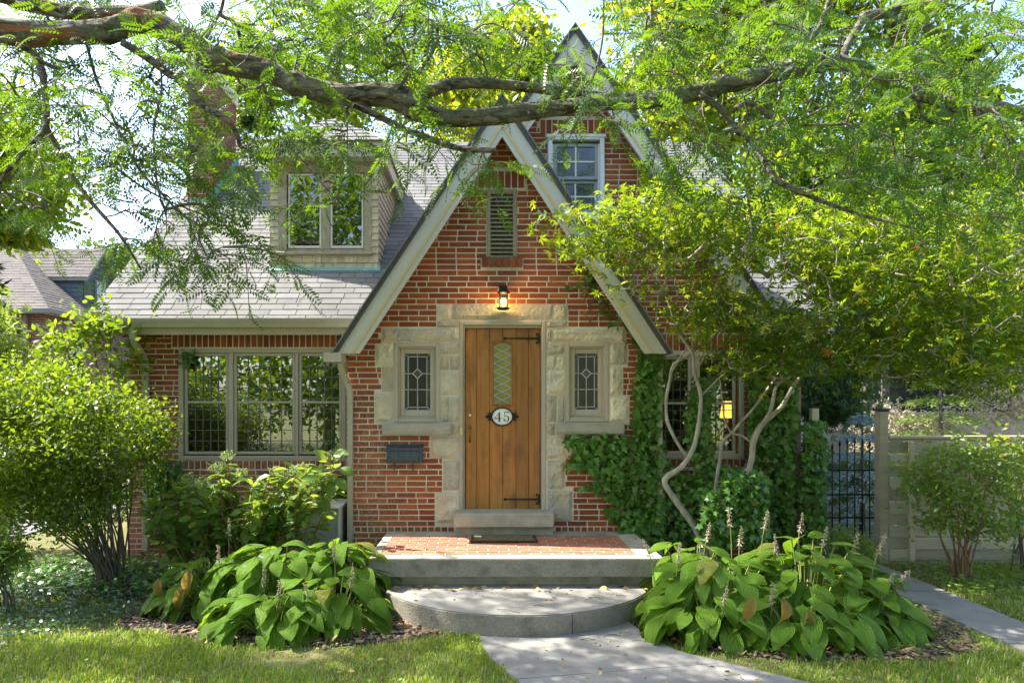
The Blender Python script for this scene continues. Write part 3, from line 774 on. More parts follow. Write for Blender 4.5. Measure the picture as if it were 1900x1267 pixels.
# ---- windows
def window(name, rect, D, mat_f, sashes, recess=.05, fw=.05, glass=None, lead=None, label=None, fd=.10):
    x0,x1,z0,z1 = rect; q = MB()
    y = D+recess-.03
    for a in ((x0,x0+fw,z0,z1),(x1-fw,x1,z0,z1),(x0+fw,x1-fw,z1-fw,z1),(x0+fw,x1-fw,z0,z0+fw)):
        q.bbox(a[0],a[1],y,y+fd,a[2],a[3],.006)
    w_ = hb(q, name, mat_f)
    for s in sashes:
        a,b,c,d,sw = s[:5]; yy = y+.025
        q = MB()
        for r_ in ((a,a+sw,c,d),(b-sw,b,c,d),(a+sw,b-sw,d-sw,d),(a+sw,b-sw,c,c+sw)): q.bbox(r_[0],r_[1],yy,yy+.045,r_[2],r_[3],.006)
        if len(s) > 5 and s[5]:
            for zz in s[5]: q.bbox(a+sw,b-sw,yy+.004,yy+.04,zz-.014,zz+.014,.004)
        hb(q, 'sash', mat_f, w_)
        q = MB(); q.box(a+sw,b-sw,yy+.022,yy+.026,c+sw,d-sw); hb(q, 'pane', glass or m_glass, w_)
        if lead:
            nx, nz, yo = lead; q = MB(); ia, ib, ic, id_ = a+sw, b-sw, c+sw, d-sw; yl = yy+yo
            for i in range(1, nx): X = ia+(ib-ia)*i/nx; q.box(X-.0045,X+.0045,yl,yl+.006,ic,id_)
            for j in range(1, nz): Z = ic+(id_-ic)*j/nz; q.box(ia,ib,yl-.001,yl+.007,Z-.0045,Z+.0045)
            hb(q, 'leading', m_leadw, w_)
    return w_
# triple window
d = DM
def zs(y): return wz(y, d)
def xs_(x): return wx(x, d)
w3 = window('window', tri, d, m_trim,
   [(xs_(341),xs_(423),zs(843),zs(655),.035,[zs(746)]), (xs_(433),xs_(547),zs(843),zs(655),.035,[zs(746)]), (xs_(554),xs_(634),zs(843),zs(655),.035,[zs(746)])],
   .02, .05, lead=(5,9,.013))
for a,b in ((423.5,432.5),(547.5,553.5)):
    q = MB(); q.bbox(xs_(a),xs_(b),d+.0,d+.1,tri[2]+.05,tri[3]-.05,.006); hb(q, 'mullion', m_trim, w3)
w2 = window('window', rw, d, m_trimw,
   [(xs_(1217),xs_(1283),zs(842),zs(661),.035,[zs(748)]),(xs_(1294),xs_(1366),zs(842),zs(661),.035,[zs(748)])], .02, .05, lead=(4,9,.013))
q = MB(); q.bbox(xs_(1283.5),xs_(1293.5),d+.0,d+.1,rw[2]+.05,rw[3]-.05,.006); hb(q, 'mullion', m_trimw, w2)
# upper gable window
wu = window('window', uw, d, m_trimwhite, [], -.01, .055)
q = MB(); q.bbox(uw[0]-.02,uw[1]+.02,d-.05,d+.02,uw[3]-.03,uw[3]+.012,.006); hb(q, 'window_head', m_trimwhite, wu)
q = MB(); q.bbox(uw[0]-.02,uw[1]+.02,d-.06,d+.02,uw[2]-.03,uw[2]+.005,.006); hb(q, 'window_sill', m_trimwhite, wu)
ia, ib, zt, zm, zb = uw[0]+.075, uw[1]-.075, uw[3]-.085, zs(333), uw[2]+.07
for (c_, d_, yo) in ((zm, zt, .0), (zb, zm, .03)):
    q = MB(); sw = .04; yy = d+.01+yo
    for r_ in ((ia,ia+sw,c_,d_),(ib-sw,ib,c_,d_),(ia+sw,ib-sw,d_-sw,d_),(ia+sw,ib-sw,c_,c_+sw)): q.bbox(r_[0],r_[1],yy,yy+.03,r_[2],r_[3],.005)
    xm, zz = (ia+ib)/2, (c_+d_)/2
    o = hb(q, 'sash', M('sash_grey%d' % (yo > 0), (.30,.32,.33), None, 4, .4), wu)
    q = MB(); q.box(xm-.009,xm+.009,yy+.006,yy+.02,c_+sw,d_-sw); q.box(ia+sw,ib-sw,yy+.007,yy+.019,zz-.009,zz+.009); hb(q, 'muntin', m_trimwhite, wu)
    q = MB(); q.box(ia+sw,ib-sw,yy+.021,yy+.024,c_+sw,d_-sw); hb(q, 'pane', m_glass_gab, wu)
q = MB(); q.box(ia-.02,ib+.02,d+.10,d+.12,zb,zt); hb(q, 'dark_backing', m_dark, wu)  # dark sheet standing in for the unlit room behind the panes
q = MB(); q.box(uw[0]+.0551,ia+.0,d+.02,d+.08,zb,zt); q.box(ib,uw[1]-.0551,d+.02,d+.08,zb,zt); hb(q, 'jamb', m_trimwhite, wu)
# sidelights with leaded coloured glass
def sidelight(rect, warm):
    x0,x1,z0,z1 = rect; D = DB; q = MB(); f = .05
    for a in ((x0,x0+f,z0,z1),(x1-f,x1,z0,z1),(x0+f,x1-f,z1-f,z1),(x0+f,x1-f,z0,z0+f)): q.bbox(a[0],a[1],D-.01,D+.12,a[2],a[3],.007)
    for a in ((x0+f,x0+f+.018,z0+f,z1-f),(x1-f-.018,x1-f,z0+f,z1-f),(x0+f+.018,x1-f-.018,z1-f-.018,z1-f),(x0+f+.018,x1-f-.018,z0+f,z0+f+.018)): q.bbox(a[0],a[1],D+.012,D+.12,a[2],a[3],.005)
    w_ = hb(q, 'window', m_trim)
    a,b,c,e = x0+f+.018, x1-f-.018, z0+f+.018, z1-f-.018; sw=.05; q = MB()
    for r_ in ((a,a+sw,c,e),(b-sw,b,c,e),(a+sw,b-sw,e-.055,e),(a+sw,b-sw,c,c+.075)): q.bbox(r_[0],r_[1],D+.035,D+.08,r_[2],r_[3],.006)
    hb(q, 'sash', m_trim, w_)
    a+=sw; b-=sw; c+=.075; e-=.055; W_=b-a; H_=e-c; y=D+.058
    bw=.038; xa,xb=a+bw,b-bw; zc,ze=c+.03,e-.035; xm=(a+b)/2
    z1_=c+H_*.36; zd=c+H_*.645; r=.055
    ys=(y,y+.004)
    def pane(poly, mat): q_=MB(); q_.prism(poly,*ys); hb(q_,'pane',mat,w_)
    g=.001
    for (p0,p1) in ((zc,z1_),(z1_,zd),(zd,ze)):
        pane([(a,p0),(xa-g,p0),(xa-g,p1-g),(a,p1-g)],m_stainb); pane([(xb+g,p0),(b,p0),(b,p1-g),(xb+g,p1-g)],m_stainb)
    for (x_a,x_b) in ((xa,xm),(xm,xb)):
        pane([(x_a,c),(x_b-g,c),(x_b-g,zc-g),(x_a,zc-g)],m_stainb); pane([(x_a,ze+g),(x_b-g,ze+g),(x_b-g,e),(x_a,e)],m_stainb)
        pane([(x_a,zc),(x_b-g,zc),(x_b-g,z1_-g),(x_a,z1_-g)],warm)
    pane([(xa,z1_),(xm-g,z1_),(xm-g,zd-r),(xm-r,zd),(xa,zd)],warm); pane([(xm,z1_),(xb,z1_),(xb,zd),(xm+r,zd),(xm,zd-r)],warm)
    pane([(xa,zd+g),(xm-r,zd+g),(xm-g,zd+r),(xm-g,ze),(xa,ze)],warm); pane([(xm,zd+r),(xm+r,zd+g),(xb,zd+g),(xb,ze),(xm,ze)],warm)
    pane([(xm-r+g,zd),(xm,zd-r+g),(xm+r-g,zd),(xm,zd+r-g)],m_stainamber)
    q=MB(); t=.0042
    def bar(p0,p1,t=t):
        P0=Vector((p0[0],0,p0[1])); P1=Vector((p1[0],0,p1[1])); d_=(P1-P0).normalized(); n=Vector((-d_.z,0,d_.x))*t
        q.prism([(P0.x-n.x,P0.z-n.z),(P1.x-n.x,P1.z-n.z),(P1.x+n.x,P1.z+n.z),(P0.x+n.x,P0.z+n.z)], y-.007, y-.0005)
    for X in (xa,xb): bar((X,zc),(X,ze))
    for Z in (zc,ze): bar((xa,Z),(xb,Z))
    for (p,q_) in (((a,c),(xa,zc)),((b,c),(xb,zc)),((a,e),(xa,ze)),((b,e),(xb,ze))): bar(p,q_)
    bar((xm,c),(xm,zd-r)); bar((xm,zd+r),(xm,e)); bar((a,z1_),(b,z1_)); bar((a,zd),(xm-r,zd)); bar((xm+r,zd),(b,zd))
    for (p,q_) in (((xm-r,zd),(xm,zd-r)),((xm,zd-r),(xm+r,zd)),((xm+r,zd),(xm,zd+r)),((xm,zd+r),(xm-r,zd))): bar(p,q_,.006)
    hb(q,'leading',m_lead,w_)
    q=MB(); q.box(a-.06,b+.06,D+.14,D+.15,c-.06,e+.06); hb(q,'curtain',m_stainback if warm is m_stain else m_stainback2,w_)  # tinted sheet added behind the panes to colour and lighten the glass
m_stainback = M('stained_backing_red', (.30,.12,.07), (.16,.11,.09), 12, .8)
m_stainback2 = M('stained_backing_green', (.24,.22,.09), (.14,.13,.08), 12, .8)
m_stain2 = glassmat('textured_stain_glass_olive', (.55,.52,.30), .03, .25, .8)
sidelight(winL, m_stain); sidelight(winR, m_stain2)

# ---- gable vent with louvres
x0,x1,z0,z1 = ventr; q = MB(); f=.045
for a in ((x0,x0+f,z0,z1),(x1-f,x1,z0,z1),(x0+f,x1-f,z1-.05,z1)): q.bbox(a[0],a[1],DB-.02,DB+.1,a[2],a[3],.006)
q.box(x0+f,x1-f,DB+.10,DB+.11,z0,z1)
vent = hb(q, 'vent', m_oldwood)
n=15
for i in range(n):
    z = z0+(z1-.05-z0)*i/n; q = MB(); h = (z1-.05-z0)/n
    q.add([(x0+f,DB-.012,z),(x1-f,DB-.012,z),(x1-f,DB+.06,z+h*1.15),(x0+f,DB+.06,z+h*1.15),(x0+f,DB-.012,z+.009),(x1-f,DB-.012,z+.009),(x1-f,DB+.06,z+h*1.15+.009),(x0+f,DB+.06,z+h*1.15+.009)],
      [(0,3,2,1),(4,5,6,7),(0,1,5,4),(1,2,6,5),(2,3,7,6),(3,0,4,7)]); hb(q, 'slat', m_oldwood, vent)

# ---- front door
D = DB; x0,x1,z0,z1 = door_o
q = MB(); f=.045
zt_ = wz(608,DB)
for a in ((x0,x0+f,z0,z1),(x1-f,x1,z0,z1),(x0+f,x1-f,z1-f,z1)): q.bbox(a[0],a[1],D-.012,D+.16,a[2],a[3],.008)
for a in ((x0+f,wx(862,D),z0,z1-f),(wx(1004,D),x1-f,z0,z1-f),(wx(862,D),wx(1004,D),zt_,z1-f)): q.bbox(a[0],a[1],D+.012,D+.16,a[2],a[3],.006)
hb(q, 'door_frame', m_trim)
dx0, dx1, dz0, dz1 = wx(863,D), wx(1003,D), wz(946,D), zt_-.003
q = MB(); q.box(dx0,dx1,D+.085,D+.11,dz0,dz1); door = hb(q, 'front_door', m_dark)
gx0,gx1,gz0,gz1 = z5(862,968,642,970)
seams = [dx0]+[wx(600+s/2.755,D) for s in (781,849,918,985,1051)]+[dx1]
for i in range(6):
    a,b = seams[i]+.0015, seams[i+1]-.0015
    parts = [(dz0,dz1)] if (b < gx0 or a > gx1) else None
    if parts: 
        q = MB(); q.bbox(a,b,D+.055,D+.086,dz0,dz1,.005); hb(q,'plank',m_door,door)
    else:
        q = MB(); q.bbox(a,b,D+.055,D+.086,dz0,gz0,.005); q.bbox(a,b,D+.055,D+.086,gz1,dz1,.005)
        if a < gx0-.01: q.box(a,gx0,D+.056,D+.086,gz0,gz1)
        if b > gx1+.01: q.box(gx1,b,D+.056,D+.086,gz0,gz1)
        hb(q,'plank',m_door,door)
q = MB(); f=.016
for a in ((gx0,gx0+f,gz0,gz1),(gx1-f,gx1,gz0,gz1),(gx0+f,gx1-f,gz1-f,gz1),(gx0+f,gx1-f,gz0,gz0+f)): q.bbox(a[0],a[1],D+.04,D+.086,a[2],a[3],.006)
hb(q,'glazing_bead',m_door,door)
gx0+=f; gx1-=f; gz0+=f; gz1-=f
q = MB(); q.box(gx0,gx1,D+.07,D+.076,gz0,gz1); hb(q,'pane',m_doorglass,door)
q = MB(); nrow=7.5; hh=(gz1-gz0)/nrow; W_=gx1-gx0
def lbar(p0,p1,t=.004,y=D+.062):
    P0=Vector((p0[0],0,p0[1])); P1=Vector((p1[0],0,p1[1])); d_=(P1-P0).normalized(); n_=Vector((-d_.z,0,d_.x))*t
    q.prism([(P0.x-n_.x,P0.z-n_.z),(P1.x-n_.x,P1.z-n_.z),(P1.x+n_.x,P1.z+n_.z),(P0.x+n_.x,P0.z+n_.z)], y, y+.008)
k=0; zz=gz0
while zz < gz1-.01:
    ze=min(zz+hh,gz1); fr=(ze-zz)/hh
    lbar((gx0,zz),(gx0+W_*fr,ze)); lbar((gx1,zz),(gx1-W_*fr,ze),y=D+.0605); zz+=hh
hb(q,'leading',M('bright_lead', (.50,.50,.47), (.40,.40,.38), 20, .4, metal=.3),door)
# strap hinges
def hinge(zc):
    q = MB(); y=D+.043; xr=wx(1001,D); xl=wx(936,D)
    q.prism([(xl+.01,zc-.006),(xr-.02,zc-.011),(xr-.02,zc+.011),(xl+.01,zc+.006)], y, y+.010)
    for s in (-1,1):
        pts=[(xr-.02+.02*math.sin(a*1.0)*1.0, y+.005, zc+s*(.008+.042*t_)) for t_,a in ((0,0),(.4,.9),(.8,1.6),(1.1,2.6))]
        pts+=[(xr-.032, y+.005, zc+s*.052),(xr-.034,y+.005,zc+s*.040),(xr-.022,y+.005,zc+s*.037)]
        q.tube(curve(pts,4), .0065, 6)
    q.lathe([(0,0),(.013,0),(.016,.004),(.012,.009),(0,.011)],12)  # moved below
    n0=len(q.v)-5*12
    for i in range(n0,len(q.v)): v=q.v[i]; q.v[i]=(v[0]+xl+.006, y+.006-v[2], v[1]+zc)
    for i in range(4):
        xb_=xl+.05+i*.055
        q.bbox(xb_-.006,xb_+.006,y-.004,y+.004,zc-.006,zc+.006,.003)
    q.bbox(xr-.014,xr+.004,y-.004,y+.02,zc-.03,zc+.03,.004)
    hb(q,'strap_hinge',m_iron,door)
hinge(wz(627,D)); hinge(wz(927,D))
# deadbolt, handle set
hx=wx(872,D); q=MB()
for (c,rr) in ((wz(770,D),.028),):
    k=16
    q.add([(hx+rr*math.cos(2*math.pi*i/k),D+.048,c+rr*math.sin(2*math.pi*i/k)) for i in range(k)]+[(hx+rr*math.cos(2*math.pi*i/k),D+.058,c+rr*math.sin(2*math.pi*i/k)) for i in range(k)],
          [tuple(range(k))[::-1]]+[(i,(i+1)%k,k+(i+1)%k,k+i) for i in range(k)])
hb(q,'lock_plate',m_brass,door)
q=MB(); k=14; c=wz(770,D); rr=.016
q.add([(hx+rr*math.cos(2*math.pi*i/k),D+.036,c+rr*math.sin(2*math.pi*i/k)) for i in range(k)]+[(hx+rr*math.cos(2*math.pi*i/k),D+.049,c+rr*math.sin(2*math.pi*i/k)) for i in range(k)],
      [tuple(range(k))[::-1]]+[(i,(i+1)%k,k+(i+1)%k,k+i) for i in range(k)]); hb(q,'lock_cylinder',M('nickel', (.7,.68,.62),None,5,.25,metal=.9),door)
q=MB(); zt2,zb2=wz(787,D),wz(822,D)
q.prism([(hx-.012,zt2-.06),(hx+.012,zt2-.06),(hx+.024,zt2-.035),(hx+.018,zt2-.008),(hx,zt2),(hx-.018,zt2-.008),(hx-.024,zt2-.035)],D+.046,D+.056)
q.tube(curve([(hx,D+.05,zt2-.05),(hx,D+.0,zt2-.06),(hx,D-.012,zt2-.10),(hx,D-.005,zt2-.15),(hx,D+.03,zb2+.03),(hx,D+.05,zb2+.012)],5),[.011]*31 if False else .0115,8)
q.prism([(hx-.011,zb2+.03),(hx,zb2-.012),(hx+.011,zb2+.03)],D+.046,D+.056)
hb(q,'handle',m_brass,door)
q=MB(); q.bbox(wx(853.5,D),wx(858,D),D-.018,D-.010,wz(806,D),wz(793,D),.002); hb(q,'doorbell_plate',M('bright_brass',(.75,.6,.25),None,5,.3,metal=.8))
# threshold
q=MB(); q.bbox(wx(843,7.4),wx(1028,7.4),7.38,DB+.08,wz(979,7.38),wz(953,7.38),.012); hb(q,'threshold',m_sill)
q=MB(); q.box(wx(846,7.5),wx(1026,7.5),7.47,DB-.001,.462,wz(979,7.38)-.001); hb(q,'threshold_bed',m_sill)

# ---- dormer
DD=8.95; x0,x1=wx(502,DD),wx(702,DD); zb=wz(500,DD); zt=wz(300,DD)
fas=(wx(485,8.68),wx(712,8.68),wz(291,8.68),wz(264,8.68))
dw=(wx(516,DD),wx(690,DD),wz(468,DD),wz(303,DD))
Dtop=lambda z:(z-EZ)/PS+EV
q=MB(); ip=(wx(532,DD),wx(676,DD),wz(462,DD),wz(320,DD))
body([(x0,zb-.1),(x1,zb-.1),(x1,zt),(x0,zt)],[ip],DD+.02,DD+.10,q)
for X,sg in ((x0,1),(x1,-1)):
    q.prism([(DD+.1,zb-.15),(Dtop(zt)+.02,zt),(DD+.1,zt)], min(X,X+sg*.08), max(X,X+sg*.08), axis='x')
dorm=hb(q,'dormer',m_oldwood)
def shake(a,b,c,d_): q=MB(); t=R.uniform(0,.006); q.add([(a,DD-.012-t,c),(b,DD-.012-t,c),(b,DD+.006,d_),(a,DD+.006,d_),(a,DD+.02,c),(b,DD+.02,c)],[(0,1,2,3),(4,5,1,0),(0,3,4),(1,5,2)]); hb(q,'shingle',m_shake,dorm)
rows=[(wz(499,DD),wz(485,DD)),(wz(487,DD),wz(470,DD))]
for k,(c,d_) in enumerate(rows):
    X=x0+(0 if k==0 else .0)
    while X<x1-.02:
        w_=R.uniform(.09,.17); b=min(X+w_,x1); shake(X,b-.004,c+R.uniform(-.006,.006),d_); X+=w_
z=wz(470,DD); hstep=.088
while z<zt-.03:
    for (a,b) in ((x0-.0,dw[0]+.003),(dw[1]-.003,x1)): shake(a+R.uniform(-.004,.004),b,z,min(z+hstep+.01,zt))
    z+=hstep
# side clapboards
for (X,sg) in ((x1,1),(x0,-1)):
    z=zb-.05
    while z<zt-.01:
        ys=DD; ye=Dtop(z+.05)+.02
        if ye>ys+.03:
            q=MB(); q.add([(X,ys,z),(X,ye,z),(X,ye,z+.10),(X,ys,z+.10),(X+sg*.018,ys,z),(X+sg*.018,ye,z),(X+sg*.004,ye,z+.10),(X+sg*.004,ys,z+.10)],
              [(0,3,2,1),(4,5,6,7),(0,1,5,4),(1,2,6,5),(2,3,7,6),(3,0,4,7)]); hb(q,'siding_board',m_shakeside,dorm)
        z+=.092
# casing + casements
q=MB(); y=DD-.015
for a in ((dw[0],ip[0]-.0,dw[2]+.0,dw[3]),(ip[1],dw[1],dw[2],dw[3]),(ip[0],ip[1],ip[3],dw[3])): q.bbox(a[0],a[1],y,y+.06,a[2],a[3],.006)
dwin=hb(q,'window',m_oldwood,)
q=MB(); q.bbox(dw[0]-.04,dw[1]+.02,DD-.06,DD+.05,dw[2]-.04,dw[2]-.001,.01); q.bbox(ip[0],ip[1],DD+.0,DD+.06,dw[2],ip[2],.004); hb(q,'window_sill',m_oldwood,dwin)
q=MB(); xm=wx(604,DD); q.bbox(xm-.055,xm+.055,DD+.0,DD+.07,ip[2],ip[3],.006); q.box(xm-.004,xm+.004,DD-.004,DD+.0,ip[2],ip[3]); hb(q,'mullion',m_oldwood,dwin)
for (a,b) in ((ip[0]+.012,xm-.058),(xm+.058,ip[1]-.012)):
    q=MB(); sw=.025; c,e=ip[2]+.012,ip[3]-.01
    for r_ in ((a,a+sw,c,e),(b-sw,b,c,e),(a+sw,b-sw,e-sw,e),(a+sw,b-sw,c,c+.035)): q.bbox(r_[0],r_[1],DD+.015,DD+.055,r_[2],r_[3],.005)
    hb(q,'sash',m_trimw,dwin)
    q=MB(); q.box(a+sw,b-sw,DD+.036,DD+.04,c+.035,e-sw); hb(q,'pane',m_glass_up,dwin)
    q=MB(); ia,ib,ic,id_=a+sw,b-sw,c+.035,e-sw; W_=ib-ia; hh=.13; wv=W_/3
    for sg in (1,-1):
        for i in range(-12,14):
            # diagonal came clipped to the pane
            pts=[]
            X0=ia+i*wv; 
            za,zb_=ic,id_; L_=(zb_-za); Xa=X0; Xb=X0+sg*L_*wv/hh
            ts=[0,1]
            dx_=Xb-Xa
            t0=max(0,min((ia-Xa)/dx_,(ib-Xa)/dx_)); t1=min(1,max((ia-Xa)/dx_,(ib-Xa)/dx_))
            if t1>t0+.01:
                lbar_=[(Xa+dx_*t0,za+L_*t0),(Xa+dx_*t1,za+L_*t1)]
                P0=Vector((lbar_[0][0],0,lbar_[0][1])); P1=Vector((lbar_[1][0],0,lbar_[1][1])); dd_=(P1-P0).normalized(); n_=Vector((-dd_.z,0,dd_.x))*.0035
                yb=DD+.046+(.001 if sg>0 else 0)
                q.prism([(P0.x-n_.x,P0.z-n_.z),(P1.x-n_.x,P1.z-n_.z),(P1.x+n_.x,P1.z+n_.z),(P0.x+n_.x,P0.z+n_.z)],yb,yb+.005)
    hb(q,'leading',m_lead,dwin)
q=MB(); q.box(ip[0]-.03,ip[1]+.03,DD+.12,DD+.13,ip[2]-.03,ip[3]+.03); hb(q,'dark_backing',m_dark,dwin)  # dark sheet in place of the dormer's unlit interior
# fascia, soffit, hip roof
zf0,zf1=fas[2],fas[3]; fx0,fx1=fas[0],fas[1]; Dm=Dtop(zf0)
q=MB(); q.box(fx0,fx1,8.66,8.69,zf0,zf1)
for X in (fx0,fx1-.03): q.prism([(8.691,zf0),(Dm,zf0),(Dtop(zf1),zf1),(8.691,zf1)],X,X+.03,axis='x')
hb(q,'dormer_fascia',m_gutter)
q=MB(); q.box(fx0+.03,fx1-.03,8.691,DD+.06,zf0+.02,zf0+.04); 
for a,b in ((fx0+.03,x0+.05),(x1-.05,fx1-.03)): q.box(a,b,DD+.061,Dm-.02,zf0+.02,zf0+.04)
hb(q,'dormer_soffit',m_soffit)
q=MB(); q.bbox(x0,x1,DD-.03,DD+.02,zf0-.05,zf0+.02,.01); hb(q,'dormer_frieze',m_oldwood)
xm=(fx0+fx1)/2; pt=.75; rise=(fx1-fx0)/2*pt+.02; zr=zf1+rise; yr=8.64+(fx1-fx0)/2; rb=Dtop(zr)+.3
A=[(fx0-.02,8.63,zf1+.0),(fx1+.02,8.63,zf1+.0),(xm,yr,zr),(xm,rb,zr),(fx1+.02,Dtop(zf1)+.2,zf1),(fx0-.02,Dtop(zf1)+.2,zf1)]
q=MB(); q.add(A,[(0,1,2),(1,4,3,2),(0,2,3,5),(0,5,4,1)]); droof=hb(q,'dormer_roof',m_deck)
q=MB()
def tri_sh(Pa,Pb,Pc_l,Pc_r,n):   # rows of shingles on a face: eave Pa-Pb, top Pc_l-Pc_r
    Pa,Pb,Pl,Pr=map(Vector,(Pa,Pb,Pc_l,Pc_r)); nn=(Pb-Pa).cross(Pl-Pa).normalized()
    for i in range(n):
        t0,t1=i/n,min(1,(i+1.12)/n); l0,r0=Pa.lerp(Pl,t0),Pb.lerp(Pr,t0); l1,r1=Pa.lerp(Pl,t1),Pb.lerp(Pr,t1)
        W_=(r0-l0).length
        if W_<.03: continue
        u=0
        while u<W_:
            w_=R.choice((.16,.2,.24,.3)); a,b=u/W_,min(1,(u+w_-.004)/W_); h=R.uniform(.010,.018)
            q.add([l0.lerp(r0,a)+nn*.002,l0.lerp(r0,b)+nn*.002,l0.lerp(r0,b)+nn*h,l0.lerp(r0,a)+nn*h,l1.lerp(r1,a)+nn*.004,l1.lerp(r1,b)+nn*.004],[(0,1,2,3),(3,2,5,4),(0,3,4),(1,5,2)]); u+=w_
tri_sh(A[0],A[1],A[2],A[2],7); tri_sh(A[1],A[4],A[2],A[3],7); tri_sh(A[5],A[0],A[3],A[2],7)
hb(q,'shingles',m_shingle,droof,kind='stuff')
# copper flashing under dormer and beside chimney
q=MB(); s0=(DD-EV)/cosp
q.add([rp(x0-.02,s0-.06,.022),rp(x1+.03,s0-.06,.022),rp(x1+.03,s0+.05,.03),rp(x0-.02,s0+.05,.03),rp(x0-.02,s0-.06,.012),rp(x1+.03,s0-.06,.012)],[(0,1,2,3),(4,5,1,0)])
q.box(x0-.02,x1+.02,DD-.018,DD+.02,zb-.03,zb+.012); hb(q,'copper_flashing',m_copper)

# ---- chimney
cx0,cx1,cy0,cy1=-4.62,-4.245,10.62,11.63; cz0,cz1=4.6,7.15
q=MB(); q.box(cx0,cx1,cy0,cy1,cz0,cz1); q.box(cx0-.03,cx1+.03,cy0-.03,cy1+.03,cz1-.2,cz1+.02); chim=hb(q,'chimney',m_mortar)
q=MB(); z=cz0+.3; k=0
while z<cz1-.22:
    x=cx0-(STR/2 if k%2 else 0)
    while x<cx1:
        a,b=max(x+JT/2,cx0),min(x+STR-JT/2,cx1)
        if b-a>.03: q.box(a,b,cy0-.008,cy0+.01,z+JT/2,z+CRS-JT/2)
        x+=STR
    y=cy0-(0 if k%2 else STR/2)
    while y<cy1:
        a,b=max(y+JT/2,cy0),min(y+STR-JT/2,cy1)
        if b-a>.03: q.box(cx1-.01,cx1+.008,a,b,z+JT/2,z+CRS-JT/2)
        y+=STR
    z+=CRS;k+=1
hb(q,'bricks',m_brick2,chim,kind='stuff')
q=MB(); y=cy0-.05; i=0
while y<cy1:
    z=zmain(y+.1); q.box(cx1+.009,cx1+.018,y,y+.11,z-.08,z+.13); y+=.105
q.box(cx0-.01,cx1+.02,cy0-.02,cy0-.009,zmain(cy0)-.08,zmain(cy0)+.03)
hb(q,'step_flashing',m_copper,chim)
q=MB(); q.lathe([(.11,0),(.10,.35),(.12,.36),(.12,.42),(.07,.42),(.07,.0)],16,((cx0+cx1)/2+.0,11.1,cz1+.02)); hb(q,'chimney_pot',m_sill,chim)

# ================================================================ PORCH
porch = empty('porch_steps', 'low concrete porch slab with inset clay pavers and a rounded step below', 'steps')
PZ=.46; fy=6.31; px0,px1=wx(685,fy),wx(1232,fy)
TX0,TX1,TY0,TY1=-1.0,1.44,6.47,7.42
q=MB()
# slab ring around the paver field
for a in ((px0,px1,fy,TY0),(px0-.02,TX0,TY0,DB-.001),(TX1,px1,TY0,DB-.001),(TX0,TX1,TY1,DB-.001)):
    q.box(a[0],a[1],a[2],a[3],PZ-.165,PZ)
q.box(TX0,TX1,TY0,TY1,PZ-.165,PZ-.03)
o=hb(q,'slab',m_concrete,porch)
q=MB(); q.box(px0+.001,px1-.001,fy-.004,fy,PZ-.165,PZ-.012); hb(q,'slab_face',m_aggregate,porch)
q=MB(); q.box(px0+.09,px1-.09,fy+.10,DB-.01,0,PZ-.166); hb(q,'slab_base',m_concrete,porch)
q=MB(); q.box(TX0,TX1,TY0,TY1,PZ-.029,PZ-.006); hb(q,'paver_bed',m_joint,porch)
nr=9; ph=(TY1-TY0)/nr; pw=.205
for r_ in range(nr):
    x=TX0-(pw/2 if r_%2 else 0)
    while x<TX1-.01:
        a,b=max(x,TX0)+.006,min(x+pw,TX1)-.006
        if b-a>.03:
            q=MB(); y0_=TY0+r_*ph+.004; y1_=y0_+ph-.007; zt_=PZ+R.uniform(0,.003)
            q.add([(a,y0_,PZ-.02),(b,y0_,PZ-.02),(b,y1_,PZ-.02),(a,y1_,PZ-.02),(a+.003,y0_+.003,zt_),(b-.003,y0_+.003,zt_),(b-.003,y1_-.003,zt_),(a+.003,y1_-.003,zt_)],
                  [(4,5,6,7),(0,1,5,4),(1,2,6,5),(2,3,7,6),(3,0,4,7)]); hb(q,'paver',m_paver,porch)
        x+=pw
# rounded step, three pieces
sc_=(.28, 6.15); hc=1.17; sag=.68; RR=(hc*hc+sag*sag)/(2*sag); cy=sc_[1]-sag+RR
am=math.asin(hc/RR)
def arc(a0,a1,r,n=14): return [(sc_[0]+r*math.sin(a0+(a1-a0)*i/n), cy-r*math.cos(a0+(a1-a0)*i/n)) for i in range(n+1)]
poly=arc(-am,am,RR-.001,40)+[(sc_[0]+hc,6.5),(sc_[0]-hc,6.5)]
q=MB(); q.prism(poly,-.02,.198,axis='z'); hb(q,'step',m_walk,porch)
for (a0,a1) in ((-am,.318),(.324,am)):
    o_=arc(a0,a1,RR+.010); i_=arc(a0,a1,RR-.0); q=MB(); q.prism(o_+i_[::-1],-.02,.188,axis='z'); hb(q,'step_riser',m_aggregate,porch)
# doormat
q=MB(); q.bbox(wx(870,7.0),wx(997,7.0),6.98,7.30,PZ,PZ+.022,.004); mat_=q.build('doormat',[m_mat]); 
mx0,mx1=wx(874,7.22),wx(995,7.22)
bpy.data.objects.remove(mat_)
q=MB(); q.box(mx0+.03,mx1-.03,7.05,7.34,PZ+.004,PZ+.022,0); dm=empty('doormat','thin brown coir doormat with a dark border in front of the door','doormat'); q.build('coir',m_mat,dm)
q=MB(); q.box(mx0,mx1,7.02,7.05,PZ+.004,PZ+.018); q.box(mx0,mx1,7.34,7.37,PZ+.004,PZ+.018); q.box(mx0,mx0+.03,7.05,7.34,PZ+.004,PZ+.018); q.box(mx1-.03,mx1,7.05,7.34,PZ+.004,PZ+.018); q.build('rubber_border',m_black,dm)

